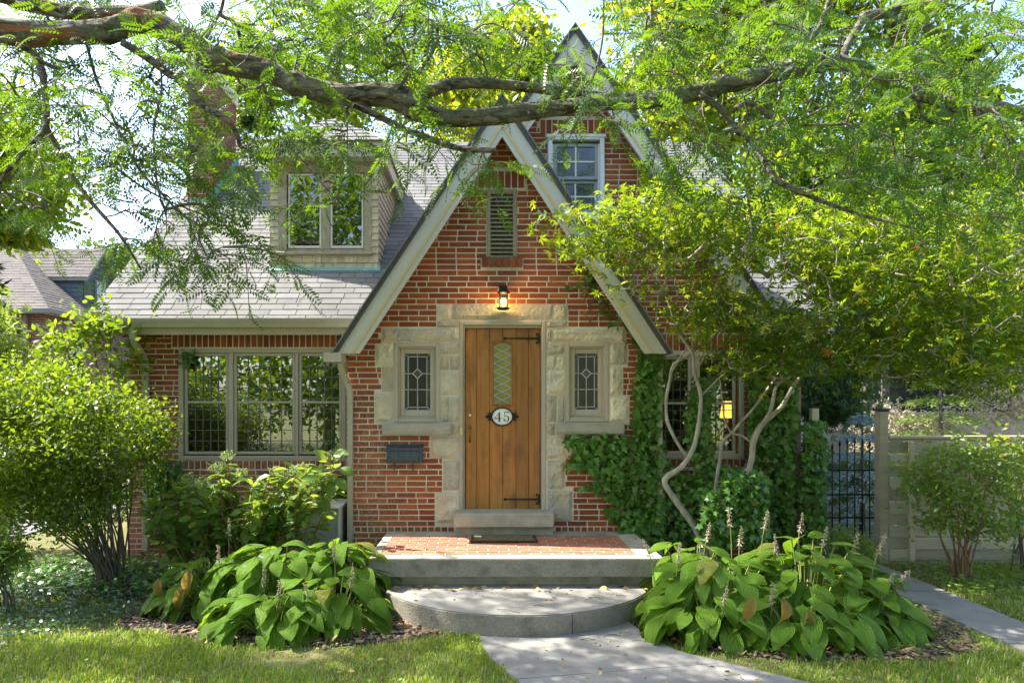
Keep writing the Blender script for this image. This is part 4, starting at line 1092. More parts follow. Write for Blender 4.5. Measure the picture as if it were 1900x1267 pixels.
# ================================================================ THINGS ON THE WALL
# lantern
lan=empty('wall_lantern','lit black iron wall lantern on the brick above the front door','lamp')
lx=wx(934,7.55); ly=7.55; zz=lambda y: wz(y,ly)
q=MB(); q.bbox(lx-.045,lx+.045,DB-.035,DB-.009,zz(550),zz(527),.012); q.tube(curve([(lx,DB-.03,zz(536)),(lx,ly+.02,zz(530)),(lx,ly,zz(540))],5),.012,8); q.build('wall_plate',m_iron,lan)
q=MB(); q.lathe([(0,.0),(.018,-.002),(.03,-.012),(.058,-.045),(.07,-.055),(.07,-.068),(.0,-.068)],16,(lx,ly,zz(533))); q.build('hood',m_iron,lan)
q=MB(); zt_=zz(533)-.068; zb_=zz(571)
for i in range(4):
    a=math.pi/4+i*math.pi/2; X,Y=lx+.058*math.cos(a),ly+.058*math.sin(a); q.box(X-.004,X+.004,Y-.004,Y+.004,zb_,zt_)
q.build('cage',m_iron,lan)
q=MB(); q.lathe([(.052,0),(.052,zt_-zb_)],16,(lx,ly,zb_)); q.build('lamp_glass',glassmat('lantern_glass',(1,.8,.45),.06),lan)
q=MB(); q.lathe([(0,0),(.075,0),(.078,-.008),(.06,-.016),(.062,-.022),(0,-.022)],16,(lx,ly,zb_)); q.build('base',m_iron,lan)
q=MB(); q.lathe([(0,.0),(.012,.0),(.013,.02),(.024,.04),(.027,.06),(.018,.08),(0,.088)],14,(lx,ly,zb_+.02)); q.build('bulb',m_bulb,lan)
pl=bpy.data.lights.new('lantern_light','POINT'); pl.energy=2.2; pl.color=(1,.62,.28); pl.shadow_soft_size=.03
plo=link(bpy.data.objects.new('lantern_light',pl),lan); plo.location=(lx,ly-.075,zb_+.06)
# house number plaque
pq=empty('house_number_plaque','oval white enamel house number 45 with dark rim and leaf ends','sign')
cx_,cz_=wx(932,DB),wz(773,DB); rx_,rz_=.128,.108; y=DB+.03
def oval(rx,rz,n=40): return [(cx_+rx*math.cos(2*math.pi*i/n),cz_+rz*math.sin(2*math.pi*i/n)) for i in range(n)]
q=MB(); q.prism(oval(rx_,rz_),y,y+.02); q.build('rim',m_iron,pq)
q=MB(); q.prism(oval(rx_-.018,rz_-.017),y-.004,y+.002); q.build('plate',m_white_en,pq)
q=MB(); o1,o2=oval(rx_-.026,rz_-.025),oval(rx_-.0285,rz_-.0275); n=len(o1)
q.add([(a,y-.0055,b) for a,b in o1]+[(a,y-.0055,b) for a,b in o2],[(i,(i+1)%n,n+(i+1)%n,n+i) for i in range(n)]); q.build('line_border',m_black,pq)
for sg in (-1,1):
    q=MB()
    pts=[(.10,-.02),(.125,-.042),(.16,-.046),(.155,-.022),(.198,0),(.155,.022),(.16,.046),(.125,.042),(.10,.02)]
    q.prism([(cx_+sg*a,cz_+b) for a,b in (pts if sg>0 else pts[::-1])],y+.004,y+.018)
    q.tube([(cx_+sg*.12,y,cz_),(cx_+sg*.18,y+.002,cz_)],.006,6); q.build('leaf_end',m_iron,pq)
# digits as serif outlines
def digit(polys,ox,name='digit'):
    q=MB(); s=.108
    for p in polys: q.prism([(cx_+ox+a*s,cz_+(b-.5)*s) for a,b in p],y-.0075,y-.0045)
    q.build(name,m_black,pq)
four=[[( .34,.0),(.66,.0),(.66,.04),(.57,.06),(.57,1.0),(.50,1.0),(.43,.9),(.43,.06),(.34,.04)],[(.0,.27),(.74,.27),(.74,.345),(.0,.345)],[(.0,.345),(.065,.345),(.50,.93),(.50,1.0)]]
digit(four,-.088)
b5=[[(.10,.93),(.60,.93),(.64,1.0),(.10,1.0)],[(.10,.5),(.145,.53),(.145,.93),(.10,.93)]]
ring_o=[(.32+.30*math.cos(a),.31+.31*math.sin(a)) for a in [rad(140-i*20) for i in range(17)]]
ring_i=[(.30+.185*math.cos(a),.31+.265*math.sin(a)) for a in [rad(140-i*20) for i in range(17)]]
for i in range(16): b5.append([ring_o[i],ring_i[i],ring_i[i+1],ring_o[i+1]][::-1])
b5.append([(.05+.055*math.cos(rad(i*45))+.03,.11+.06*math.sin(rad(i*45))) for i in range(8)])
digit(b5,.012)
# mailbox
mbx=empty('mailbox','weathered grey-black metal mailbox with two newspaper hooks on the brick','mailbox')
xa,xb,za,zb_=wx(718,7.6),wx(784,7.6),wz(859,7.6),wz(832,7.6)
q=MB(); q.prism([(DB-.012,za),(DB-.012,zb_+.03),(DB-.10,zb_),(DB-.115,za+.012),(DB-.10,za)],xa,xb,axis='x'); q.build('box',m_mail,mbx)
q=MB(); q.prism([(DB-.012,zb_+.032),(DB-.012,zb_+.042),(DB-.118,zb_+.008),(DB-.118,zb_-.022),(DB-.112,zb_-.022),(DB-.112,zb_)],xa-.008,xb+.008,axis='x'); q.build('lid',m_mail,mbx)
q=MB(); q.bbox(xa+.03,xb-.03,DB-.122,DB-.112,za+.025,zb_-.03,.004); q.build('front_panel',m_mail,mbx)
for X in (wx(731,7.6),wx(766,7.6)):
    q=MB(); q.tube(curve([(X,DB-.03,za+.002),(X,DB-.03,za-.045),(X,DB-.055,za-.075),(X,DB-.095,za-.065),(X,DB-.105,za-.03)],4),.006,6); q.build('hook',m_mail,mbx)
# AC unit
ac=empty('air_conditioner','beige air conditioner condenser with wire grille against the brick wall','air conditioner')
ax0,ax1=wx(549,7.7),wx(638,7.7); az1=wz(939,7.5)
q=MB(); q.box(ax0+.01,ax1-.01,7.52,8.1,.0,az1-.03); q.build('body',m_ac,ac)
q=MB(); q.bbox(ax0-.005,ax1+.005,7.47,8.12,az1-.03,az1,.01); q.build('top_cover',m_ac,ac)
for X in (ax0,ax1-.02): q=MB(); q.box(X,X+.02,7.48,7.52,.0,az1-.031); q.build('corner_post',m_ac,ac)
q=MB(); z=.02
while z<az1-.05: q.box(ax0+.021,ax1-.021,7.49,7.5,z,z+.006); z+=.02
x=ax0+.03
while x<ax1-.02: q.box(x,x+.004,7.485,7.489,.01,az1-.04); x+=.028
q.build('grille',m_ac,ac)
# string lights under the eave
for x,wh in ((321,'leftmost, beside the downspout'),(379,'second from the left'),(437,'third from the left'),(496,'fourth from the left'),(556,'fifth from the left'),(614,'rightmost, next to the gable foot')):
    o=empty('string_light_bulb',None,None); q=MB(); c=at(x,616,8.08)
    q.lathe([(0,.012),(.008,.012),(.009,0),(.018,-.010),(.020,-.024),(.012,-.038),(0,-.042)],10,tuple(c)); bpy.data.objects.remove(o)
    q.lathe([(0,.045),(.012,.045),(.012,.012),(0,.012)],10,tuple(c),1); q.tube([(c.x,c.y,c.z+.04),(c.x,c.y,c.z+.115)],.003,5,1)
    q.build('string_light_bulb',[m_trimw,m_black],label='small clear bulb under the left eave, '+wh,cat='light bulb',group='bulbs under the left eave')
# lamp inside the right window
tl=empty('table_lamp','table lamp with glowing yellow shade behind the right-hand ground floor window','lamp')
c=at(1350,775,9.0)
q=MB(); q.lathe([(.10,0),(.065,.22)],20,(c.x,c.y,c.z)); q.build('lamp_shade',m_glow,tl)
q=MB(); q.lathe([(.0,0),(.06,0),(.05,.02),(.02,.04),(.045,.12),(.02,.2),(.008,.22),(.008,.30),(0,.30)],16,(c.x,c.y,c.z-.24)); q.build('base',m_brass,tl)
st=empty('side_table','small dark side table under the glowing lamp inside the window','table')
q=MB(); q.box(c.x-.25,c.x+.25,c.y-.2,c.y+.2,c.z-.28,c.z-.241); q.build('tabletop',m_door,st)
for sx in (-1,1):
    for sy in (-1,1): q=MB(); X,Y=c.x+sx*.2,c.y+sy*.15; q.box(X-.02,X+.02,Y-.02,Y+.02,.421,c.z-.281); q.build('leg',m_door,st)
def drape(x0,x1,y,z0,z1,lab):
    q=MB(); n=int(abs(x1-x0)/.02); vs=[];
    for i in range(n+1):
        X=x0+(x1-x0)*i/n; Y=y+.03*math.sin(i*1.1)+.01*R.uniform(-1,1); vs+=[(X,Y,z0),(X,Y,z1)]
    q.add(vs,[(2*i,2*i+2,2*i+3,2*i+1) for i in range(n)],0,True); o=q.build('curtain',m_curtain,label=lab,cat='curtain')
drape(rw[0]+.05,rw[0]+.42,8.62,.5,1.55,'pale half curtain in the left light of the right-hand ground floor window')
drape(tri[1]-.42,tri[1]-.05,8.8,.5,2.5,'pale curtain at the right end of the triple window')
# ================================================================ FENCES, GATE, NEIGHBOURS
fence = empty('wood_fence', 'taupe basket-weave board fence right of the iron gate', 'fence')
FD = 8.1
fx0 = wx(1646, FD); ztop = wz(808, FD); fx1 = 9.2
q=MB(); a=wx(1628,FD); q.bbox(a,a+.105,FD-.05,FD+.06,0,wz(763,FD),.008); q.build('post',m_fence,fence)
q=MB(); q.bbox(a-.012,a+.117,FD-.062,FD+.072,wz(763,FD)+.001,wz(763,FD)+.035,.01); q.build('post_cap',m_black,fence)
q=MB(); q.bbox(fx0,fx1,FD-.05,FD+.05,ztop-.035,ztop,.006); q.build('top_rail',m_fence,fence)
bh=.1415; z=.03; k=0
pxs=[fx0, 5.03, 6.35, 7.7, fx1]
while z < ztop-.18:
    for i in range(4):
        off = -.045 if (k+i) % 2 == 0 else .01
        q=MB(); bow=.0
        q.bbox(pxs[i]+.002,pxs[i+1]-.002,FD+off,FD+off+.02,z+.005,z+bh-.005,.006); q.build('board',m_fence,fence)
    z+=bh; k+=1
x=fx0
while x<fx1-.1:
    b=min(x+.42,fx1); q=MB(); q.bbox(x+.003,b-.003,FD-.005,FD+.015,z+.002,ztop-.037,.003); q.build('board',m_fence,fence); x+=.42
for X in pxs[1:]:
    q=MB(); q.bbox(X-.03,X+.03,FD-.072,FD-.046,.03,z,.005); q.build('batten',m_fence,fence)
# gate
gate = empty('iron_gate', 'black wrought iron garden gate with pointed bars at the end of the side path', 'gate')
GD=8.25; g0,g1=wx(1529,GD),wx(1640,GD)
for zy in (872,917,960): q=MB(); Z=wz(zy,GD); q.box(g0,g1,GD-.008,GD+.008,Z-.009,Z+.009); q.build('rail',m_iron,gate)
n=9
for i in range(n):
    X=g0+(g1-g0)*i/(n-1); q=MB(); zt_=wz(838-16*math.sin(math.pi*i/(n-1)),GD)
    q.tube([(X,GD-.017,.10),(X,GD-.017,zt_)],.008,6); q.lathe([(.008,0),(.018,.02),(.012,.05),(0,.085)],6,(X,GD-.017,zt_-.01))
    q.lathe([(.008,-.015),(.016,0),(.008,.015)],6,(X,GD-.017,wz(917,GD))); q.build('bar',m_iron,gate)
# posts and boards under ivy between house and gate
tf = empty('trellis_fence', 'pale ivy-covered board fence between the house corner and the iron gate', 'fence')
TD=8.22
for (x,yt,w_) in ((1437,792,.07),(1508,757,.085)):
    X=wx(x,TD); q=MB(); q.bbox(X-w_/2,X+w_/2,TD-.07,TD,0,wz(yt,TD),.006); q.build('post',m_trimw,tf)
    q=MB(); q.bbox(X-w_/2-.01,X+w_/2+.01,TD-.08,TD+.01,wz(yt,TD)+.001,wz(yt,TD)+.025,.006); q.build('post_cap',m_iron if x>1500 else m_trimw,tf)
z=.05
while z<1.25: q=MB(); q.bbox(wx(1400,TD),g0-.01,TD+.001,TD+.025,z,z+.13,.004); q.build('board',m_pinkboard,tf); z+=.142
# far lattice fence
ff = empty('lattice_fence', 'weathered grey fence with lattice top far behind the iron gate', 'fence')
D=15.; a,b=wx(1500,D),wx(1660,D); zt_=wz(812,D); zl=wz(790,D); zz2=wz(768,D)
x=a
while x<b: q=MB(); q.box(x,x+.135,D,D+.02,0,zt_+.15); q.build('board',m_farfence,ff); x+=.14
q=MB(); L_=b-a; H_=.30
q.box(a,b,D-.03,D+.03,zt_+.15,zt_+.2); q.box(a,b,D-.03,D+.03,zt_+.5,zt_+.55)
x=a
while x<b-.3:
    q.prism([(x,zt_+.2),(x+.02,zt_+.2),(x+.32,zt_+.5),(x+.30,zt_+.5)],D-.01,D); q.prism([(x+.30,zt_+.2),(x+.32,zt_+.2),(x+.02,zt_+.5),(x,zt_+.5)],D+.001,D+.011); x+=.09
q.build('lattice_panel',m_farfence,ff)
q=MB(); q.box(wx(1530,17),wx(1900,17)+2,17,17.3,0,wz(765,17)); q.build('garden_wall',m_pinkboard,label='low pinkish garden wall far behind the lattice fence',cat='wall')

# dark house right
dh = empty('dark_house', 'dark navy clapboard house behind the trees on the right', 'house')
D=20.; a,b=wx(1560,D),wx(2100,D)
q=MB(); q.box(a,b,D+.03,D+7,0,5.2); q.build('wall',m_navy,dh)
z=0
while z<5.1: q=MB(); q.add([(a,D,z),(b,D,z),(b,D+.02,z+.19),(a,D+.02,z+.19),(a,D+.03,z),(b,D+.03,z)],[(0,1,2,3),(5,4,0,1)]); q.build('siding_board',m_navy,dh); z+=.18
q=MB(); q.add([(a-.4,D-.4,5.2),(b+.4,D-.4,5.2),(b+.4,D+7.4,5.2),(a-.4,D+7.4,5.2),(a+1.5,D+3.5,8.0),(b-1.5,D+3.5,8.0)],[(0,1,5,4),(1,2,5),(2,3,4,5),(3,0,4),(3,2,1,0)]); q.build('roof',m_deck,dh)

# neighbour house left
nb = empty('neighbour_house', 'dark red brick house with hipped brown roof and slate-blue dormer beyond the left shrub', 'house')
nx, ny, ez = -11.5, 18.0, 4.4; o_=.35
q=MB(); q.box(-22,nx-o_,ny+o_,28,0,ez); nw=q.build('wall',m_mortar,nb)
mbk=MB(); z=1.5;k=0
while z<ez-.1:
    x=-15.2-(0 if k%2 else STR/2)
    while x<nx-o_: 
        b=min(x+STR-JT/2,nx-o_)
        if b-x>.03: mbk.box(x+JT/2,b,ny+o_-.006,ny+o_+.01,z+JT/2,z+CRS-JT/2)
        x+=STR
    y=ny+o_-(0 if k%2 else STR/2)
    while y<27:
        a=max(y,ny+o_)
        mbk.box(nx-o_-.01,nx-o_+.006,a+JT/2,y+STR-JT/2,z+JT/2,z+CRS-JT/2); y+=STR
    z+=CRS;k+=1
mbk.build('bricks',m_neighbrick,nw,kind='stuff')
hp=.79; t=5.3
q=MB(); E=[(-24,ny,ez),(nx,ny,ez),(nx,28.5,ez),(-24,28.5,ez)]; Rg=[(-20,ny+t,ez+t*hp),(nx-t,ny+t,ez+t*hp)]
q.add(E+Rg,[(0,1,5,4),(1,2,5),(2,3,4,5),(3,0,4),(3,2,1,0)]); nr_=q.build('roof',m_deck,nb)
q=MB()
EXP2=.15; n=int(t*math.hypot(1,hp)/EXP2); tri_sh(E[0],E[1],Rg[0],Rg[1],n); tri_sh(E[1],E[2],Rg[1],Rg[1],n); q.build('shingles',m_nroof,nr_,kind='stuff')
q=MB(); q.box(-24,nx+.02,ny-.12,ny-.01,ez-.12,ez-.0); q.box(nx+.0201,nx+.13,ny-.12,28.5,ez-.12,ez); q.build('gutter',m_ntrim,nb)
q=MB(); X=-12.3; q.box(X-.04,X+.04,ny+o_-.12,ny+o_-.01,0,ez-.13); q.build('downspout',m_ntrim,nb)
q=MB(); q.box(nx-o_,nx-o_+.03,19.3,20.2,2.9,4.1); q.build('window',m_trimw,nb); q=MB(); q.box(nx-o_+.031,nx-o_+.04,19.37,20.13,2.97,4.03); q.build('pane',m_glass_up,nb)
# dormer on the right slope, gable facing +X
dx, d0, d1, dz, dr = -12.05, 20.5, 22.5, 5.70, 6.76
q=MB(); q.prism([(d0+.15,4.5),(d1-.15,4.5),(d1-.15,dz),((d0+d1)/2,dr-.1),(d0+.15,dz)],-15.5,dx-.1,axis='x'); nd=q.build('dormer',m_nside,nb)
z=4.6
while z<6.5:
    q=MB(); hw=min(.85,(dr-.12-z-.1)/1.06)
    if hw>.05:
        c=(d0+d1)/2; q.add([(dx-.07,c-hw,z),(dx-.07,c+hw,z),(dx-.09,c+hw,z+.13),(dx-.09,c-hw,z+.13)],[(0,1,2,3)])
        q.build('siding_board',m_nside,nd)
    if z<5.6: q=MB(); q.add([(-14.5,d0+.12,z),(dx-.1,d0+.12,z),(dx-.1,d0+.14,z+.13),(-14.5,d0+.14,z+.13)],[(0,1,2,3)]); q.build('siding_board',m_nside,nd)
    z+=.135
q=MB(); c=(d0+d1)/2
for sg,y_ in ((-1,d0),(1,d1)):
    q.add([(-16,y_,dz),(dx+.12,y_,dz),(dx+.12,c,dr),(-16,c,dr),(-16,y_,dz-.1),(dx+.12,y_,dz-.1),(dx+.12,c,dr-.1),(-16,c,dr-.1)],
      [(0,1,2,3),(4,7,6,5),(0,4,5,1),(1,5,6,2)])
q.build('rake',m_ntrim,nd)
q=MB(); tri_sh((-16,d0-.02,dz),(dx+.14,d0-.02,dz),(-16,c,dr+.02),(dx+.14,c,dr+.02),9); q.build('shingles',m_nroof,nd,kind='stuff')
q=MB(); yw=c; q.box(dx-.065,dx-.04,yw-.3,yw+.3,4.85,5.75); q.build('window',m_ntrim,nd); q=MB(); q.box(dx-.039,dx-.03,yw-.24,yw+.24,4.9,5.7); q.build('pane',m_glass_up,nd)

# ================================================================ FOLIAGE
def leaves(name, P, tmpl, size, mat, parent, up=.0, jit=.25, out=None, hang=0, **tg):
    n=len(P); d=NR.normal(size=(n,3)); 
    if out is not None: d=d*.7+out
    d[:,2]=d[:,2]*(1-up)-hang
    nn=NR.normal(size=(n,3))*.8+np.array([0,0,1.])*up*1.6
    A=frames(d,nn); s=size*(1+NR.uniform(-jit,jit,n))
    V,Fc=stamp(tmpl[0],tmpl[1],P,A,s); return joined(name,V,Fc,mat,parent,**tg)

from mathutils import noise as fnoise
# ---- overhead honey locust
def PT(px,py,D): return at(px,py,D)
loc = empty('honey_locust_tree', 'old honey locust with a thick lichen-spotted limb crossing above the front yard', 'tree')
def limb(name, pts, rs, k=14, mat=m_bark, wob=.10, parent=loc, n=7):
    if max(rs)>.05 and mat is m_bark: n*=3; k=30
    P=curve(pts,n); r=interp(rs,n)
    Pn=np.array([tuple(p) for p in P]); v,f=tube_arr(Pn,r,k,True); v=np.array(v)
    cen=np.repeat(Pn,k,axis=0); rel=v-cen
    ph=[R.uniform(0,6.28) for _ in range(4)]
    s=np.repeat(np.arange(len(Pn)),k); j=np.tile(np.arange(k),len(Pn))
    sc=1+wob*(np.sin(j*1.9+s*.35+ph[0])*.5+np.sin(j*3.1-s*.8+ph[1])*.35+np.sin(s*1.3+ph[2])*.4)+NR.uniform(-wob*.4,wob*.4,len(v))
    if k==30:
        nz=np.array([fnoise.noise(Vector((a[0]*3.0,a[1]*26,a[2]*26)))+.6*fnoise.noise(Vector((a[0]*8,a[1]*60,a[2]*60))) for a in v])
        sc=1+.05*np.array([fnoise.noise(Vector(a)*2.2) for a in v])+.20*nz+.04*np.sin(ph[0]+s*.13)
        kn=[R.randrange(len(Pn)) for _ in range(4)]
        for q_ in kn: sc+=.16*np.exp(-((s-q_)/2.2)**2)*np.maximum(0,np.cos((j/k)*6.283-q_))
    v=cen+rel*sc[:,None]; q=MB(); q.add([tuple(x) for x in v],f,0,True); q.build(name,mat,parent); return Pn, r
LD=5.0
r_=lambda px,D=LD: px*D/F/2
skel=[]
def L(name,pix,ds,ws,**k):
    pts=[PT(x,y,d) for (x,y),d in zip(pix,ds)]; Pn,r=limb(name,pts,[r_(w_,d) for w_,d in zip(ws,ds)],**k); skel.extend(Pn.tolist()); return Pn
trunk_base=Vector((-6.4,4.2,0)); 
limb('trunk',[(-6.4,4.2,-.1),(-6.38,4.22,1.2),(-6.3,4.3,2.6),(-6.1,4.5,3.9),(-6.2,4.6,6.0),(-6.0,4.8,8.2)],[.36,.29,.26,.25,.17,.10],16)
L('limb',[(-640,150),(-330,60),(-120,40),(0,58),(95,62),(200,58),(262,38),(330,65),(395,108),(480,128),(560,160),(640,178),(730,178),(775,205),(830,222)],
  [4.5,4.8,5,5,5,5,5,5,5,5,5,5,5,5,5],[90,74,53,46,41,40,40,42,41,42,39,39,43,41,32],wob=.12)
L('limb',[(800,220),(900,218),(1020,203),(1140,190),(1230,185),(1300,170),(1390,145),(1480,128),(1556,114)],[5]*9,[34,30,29,29,29,30,31,30,26])
L('limb',[(1545,112),(1600,128),(1650,150),(1700,172),(1750,190),(1805,202),(1860,203),(1920,220),(2050,260)],[5.02,5.05,5.1,5.1,5.1,5.1,5.1,5.1,5.1],[25,24,24,22,22,23,24,24,26])
L('limb',[(752,196),(790,172),(840,156),(900,155),(980,162),(1060,172),(1130,180),(1180,178)],[5.0,5.02,5.05,5.1,5.15,5.2,5.25,5.3],[24,24,22,20,18,17,15,9])
# secondary branches traced from the photograph
SB=[([(0,-10),(60,10),(150,25),(240,22),(300,10)],5.1,[26,24,26,22,16]),
    ([(30,8),(90,22),(120,34)],5.05,[12,10,8]),
    ([(225,78),(270,105),(310,135),(345,160),(375,195),(420,222),(440,250),(450,275),(500,300)],4.9,[14,15,15,14,13,12,9,8,5]),
    ([(330,142),(370,136),(410,130)],4.95,[7,9,8]),
    ([(30,82),(62,100),(75,125),(82,160),(85,235),(50,275),(20,310),(-5,345)],4.8,[9,12,16,11,11,9,8,7]),
    ([(85,235),(108,275),(130,320),(165,370),(200,410),(225,440),(262,500)],4.8,[9,11,9,8,7,6,3]),
    ([(65,110),(100,125),(112,128)],4.8,[10,8,5]),
    ([(485,150),(500,190),(520,230),(535,270),(575,315),(610,355)],4.75,[6,6,6,6,5,3]),
    ([(655,195),(700,215),(745,238),(790,255),(850,275),(920,280)],4.85,[10,12,12,12,11,9]),
    ([(383,70),(395,45),(410,20),(418,-20)],4.95,[7,6,6,5]),
    ([(740,165),(760,130),(768,90),(770,40),(772,-30)],4.9,[6,7,6,6,5]),
    ([(735,150),(755,125),(775,95),(810,70)],4.9,[5,5,4,3]),
    ([(1085,180),(1105,130),(1118,70),(1120,-20)],4.85,[4,4,4,3]),
    ([(1190,170),(1205,140),(1208,60),(1210,-20)],4.9,[5,6,5,4]),
    ([(1470,110),(1500,80),(1525,40),(1545,-20)],4.9,[8,8,8,8]),
    ([(1300,175),(1340,205),(1365,240),(1400,270),(1430,320),(1460,345),(1530,375),(1600,400),(1700,425)],4.7,[10,12,12,11,11,10,8,6,3]),
    ([(1360,205),(1385,192),(1420,208),(1450,235),(1490,232),(1550,232),(1610,230)],4.75,[9,10,9,6,5,4,3]),
    ([(1480,115),(1450,135),(1440,155)],4.9,[5,4,3]),
    ([(1480,225),(1520,205),(1560,175)],4.75,[4,4,3]),
    ([(1700,172),(1715,220),(1760,235),(1800,260)],5.0,[7,5,4,3]),
    ([(1815,205),(1820,260),(1840,330),(1870,370)],4.9,[5,5,4,3]),
    ([(1600,30),(1660,20),(1700,-20)],5.3,[18,20,22]),
    ([(1560,110),(1580,70),(1610,25)],5.2,[12,13,16]),
    ([(1380,180),(1395,250),(1380,320),(1395,420),(1375,480)],4.6,[4,4,4,4,3]),
    ([(290,75),(300,160),(285,240),(290,330),(300,380)],4.7,[4,4,4,4,3]),
    ([(160,80),(180,150),(215,230),(255,310),(300,360),(340,400)],5.2,[6,6,5,5,4,3]),
    ([(200,300),(260,345),(310,372),(380,400)],5.0,[4,4,3,3])]
for pix,D,ws in SB: L('branch',pix,[D+ .1*math.sin(i*.9) for i in range(len(pix))],ws,k=8,wob=.06,n=5)
# offscreen upper crown boughs, left and above
for pts,rs in (([(-6.1,4.5,3.9),(-5.2,5.2,5.2),(-4.0,5.8,6.2),(-2.5,6.0,7.0)],[.14,.10,.07,.03]),
               ([(-6.2,4.6,6.0),(-5,3.8,7.2),(-3.2,3.5,7.8),(-1.2,3.8,8.1)],[.12,.09,.06,.03]),
               ([(-6.1,4.5,4.4),(-7.6,5.0,5.6),(-8.8,5.4,6.3)],[.12,.08,.04]),
               ([(-6.0,4.8,8.2),(-5.6,5.2,9.2),(-4.5,5.4,9.9)],[.09,.06,.03])):
    Pn,r=limb('limb',pts,rs,10); skel.extend(Pn.tolist())
# twig targets by picture region: (cx,cy,rx,ry,n,Dlo,Dhi)
TG=[(120,60,160,60,16,4.6,6.2),(380,150,120,80,12,4.6,6.2),(60,150,130,110,38,4.4,6.2),(200,230,150,120,36,4.4,6.2),(110,330,120,110,26,4.4,6.0),(330,200,110,110,24,4.4,6.2),(290,410,110,90,24,4.4,5.8),
    (400,310,80,80,13,4.4,5.4),(560,262,120,36,12,4.4,5.4),(540,50,240,70,64,4.3,6.4),(640,110,200,60,40,5.2,6.4),(760,50,150,60,36,4.3,5.9),(620,235,120,36,13,4.5,5.3),
    (620,380,70,40,5,4.5,5.0),(500,470,50,40,6,4.6,5.0),(410,450,50,40,7,4.6,5.0),(780,260,70,45,11,4.5,5.2),(900,290,50,22,5,4.6,4.9),(900,50,120,60,20,4.4,6.0),
    (930,110,90,50,10,5.2,6.0),(1190,40,70,60,14,4.3,5.6),(1100,130,60,45,9,4.5,5.2),(1110,215,40,25,6,4.5,4.9),(1270,90,95,90,20,4.4,5.9),(1400,60,150,80,27,4.3,6.0),(1580,80,150,100,42,4.2,6.0),
    (1780,80,150,100,26,4.2,6.0),(1720,220,180,100,36,4.1,5.8),(1560,260,140,80,16,4.3,5.6),(1400,230,110,60,12,4.4,5.3),(1260,260,70,60,14,4.5,5.2),(1640,340,150,60,18,4.2,5.4),(1830,330,90,80,20,4.2,5.4),(1400,350,70,60,8,4.4,4.9)]
tg=[]
for cx,cy,rx,ry,n,d0,d1 in TG:
    n=int(n*1.0)
    for _ in range(n):
        a=R.uniform(0,6.283); u=math.sqrt(R.random()); D=R.uniform(d0,d1); p=at(cx+rx*u*math.cos(a),cy+ry*u*math.sin(a),D); tg.append(tuple(p))
vis_n=len(tg)
shade_clumps=[]  # unseen leaf clumps, placed to throw dappled shade on lawn and walk
for _ in range(4):
    c=(R.uniform(-9.2,-4.9),R.uniform(4.6,6.6),R.uniform(4.6,6.4)); shade_clumps.append(ell(24,c,(.55,.35,.25)))
for (x_,y_,z_) in ((-7.2,5.85,5.0),(-6.3,5.95,5.1),(-5.2,5.6,4.9)):
    shade_clumps.append(ell(34,(x_,y_,z_),(.55,.22,.2)))
for (x_,y_,z_) in ((-4.8,6.2,6.5),(-5.0,7.1,6.6),(-4.0,6.7,6.4),(-5.9,6.6,6.3)):
    shade_clumps.append(ell(15,(x_,y_,z_),(.6,.35,.25)))
for _ in range(3):
    c=(R.uniform(-5.2,-.5),R.uniform(4.4,7.2),0); c=(c[0],c[1],1.885+.6*c[1]+R.uniform(.5,1.9)); shade_clumps.append(ell(18,c,(.55,.35,.25)))
off=[tuple(x) for x in np.vstack(shade_clumps+[ell(14,(-5.6,4.6,6.2),(2.0,1.0,1.9))])]
K,paths,wg,par=colonize(skel[::2],tg+off,seg=5,wob=.07,sag=.25)
twig_mesh(K,paths,wg,.0035,.42,.022,'twigs',m_twig,loc,k=4,kind='stuff')
# fronds along the last stretch of each twig
FP=[];FDv=[];FS=[]
tips=np.array([K[p[-1]] for p in paths]); prevs=np.array([K[p[max(0,len(p)-3)]] for p in paths])
extra=[]
for i,(a,b) in enumerate(zip(prevs,tips)):
    d=b-a; Ls=np.linalg.norm(d)+1e-6; d/=Ls
    d=d+NR.normal(size=3)*.35+np.array([0,0,-.25]); d/=np.linalg.norm(d)
    isoff=b[2]>5.6 or b[0]<-4.6
    n=R.randint(5,8)
    tl_=.34 if not isoff else .5
    side=np.cross(d,[0,0,1]); side/=np.linalg.norm(side)+1e-6
    extra.append((np.array([b,b+d*tl_*.5+[0,0,-.01],b+d*tl_+[0,0,-.04]]),[.004,.003,.0015]))
    for k in range(n):
        t=(k+.5)/n*1.25-.25; p=b+d*t*tl_+np.array([0,0,-.04*t*t]); sg=1 if k%2 else -1
        fd=d*.55+side*sg*.8+NR.normal(size=3)*.3+np.array([0,0,-.25]); FP.append(p); FDv.append(fd); FS.append(R.uniform(.13,.235)*(1.4 if isoff else 1))
add_tubes('twig_ends',extra,m_twig,loc,4,kind='stuff')
FP=np.array(FP);FDv=np.array(FDv);FS=np.array(FS)
nn=NR.normal(size=FP.shape)*.75+np.array([0,-.35,.55])
V,Fc=stamp(T_frond[0],T_frond[1],FP,frames(FDv,nn),FS); joined('leaves',V,Fc,L_loc,loc,kind='stuff')
# lichen and peeling patches on the limb
q=MB()
for _ in range(150):
    px=R.uniform(0,1560)
    if px<262: py,hw=58,20
    elif px<730: py,hw=38+(px-262)/468*140,18
    elif px<830: py,hw=205,14
    else: py,hw=222-(px-830)/726*106-(12 if px>1300 else 0)*0,11
    py+=R.uniform(-hw,hw*.6); rr=R.uniform(.006,.02); c=at(px,py,LD-r_(hw*2)*.9)
    n=7; q.add([(c.x+rr*(1+R.uniform(-.4,.4))*math.cos(i*6.283/n),c.y,c.z+rr*.7*(1+R.uniform(-.4,.4))*math.sin(i*6.283/n)) for i in range(n)]+[(c.x,c.y+.02,c.z)],[tuple(range(n))])
#q.build('lichen',m_lichen,loc,kind='stuff')

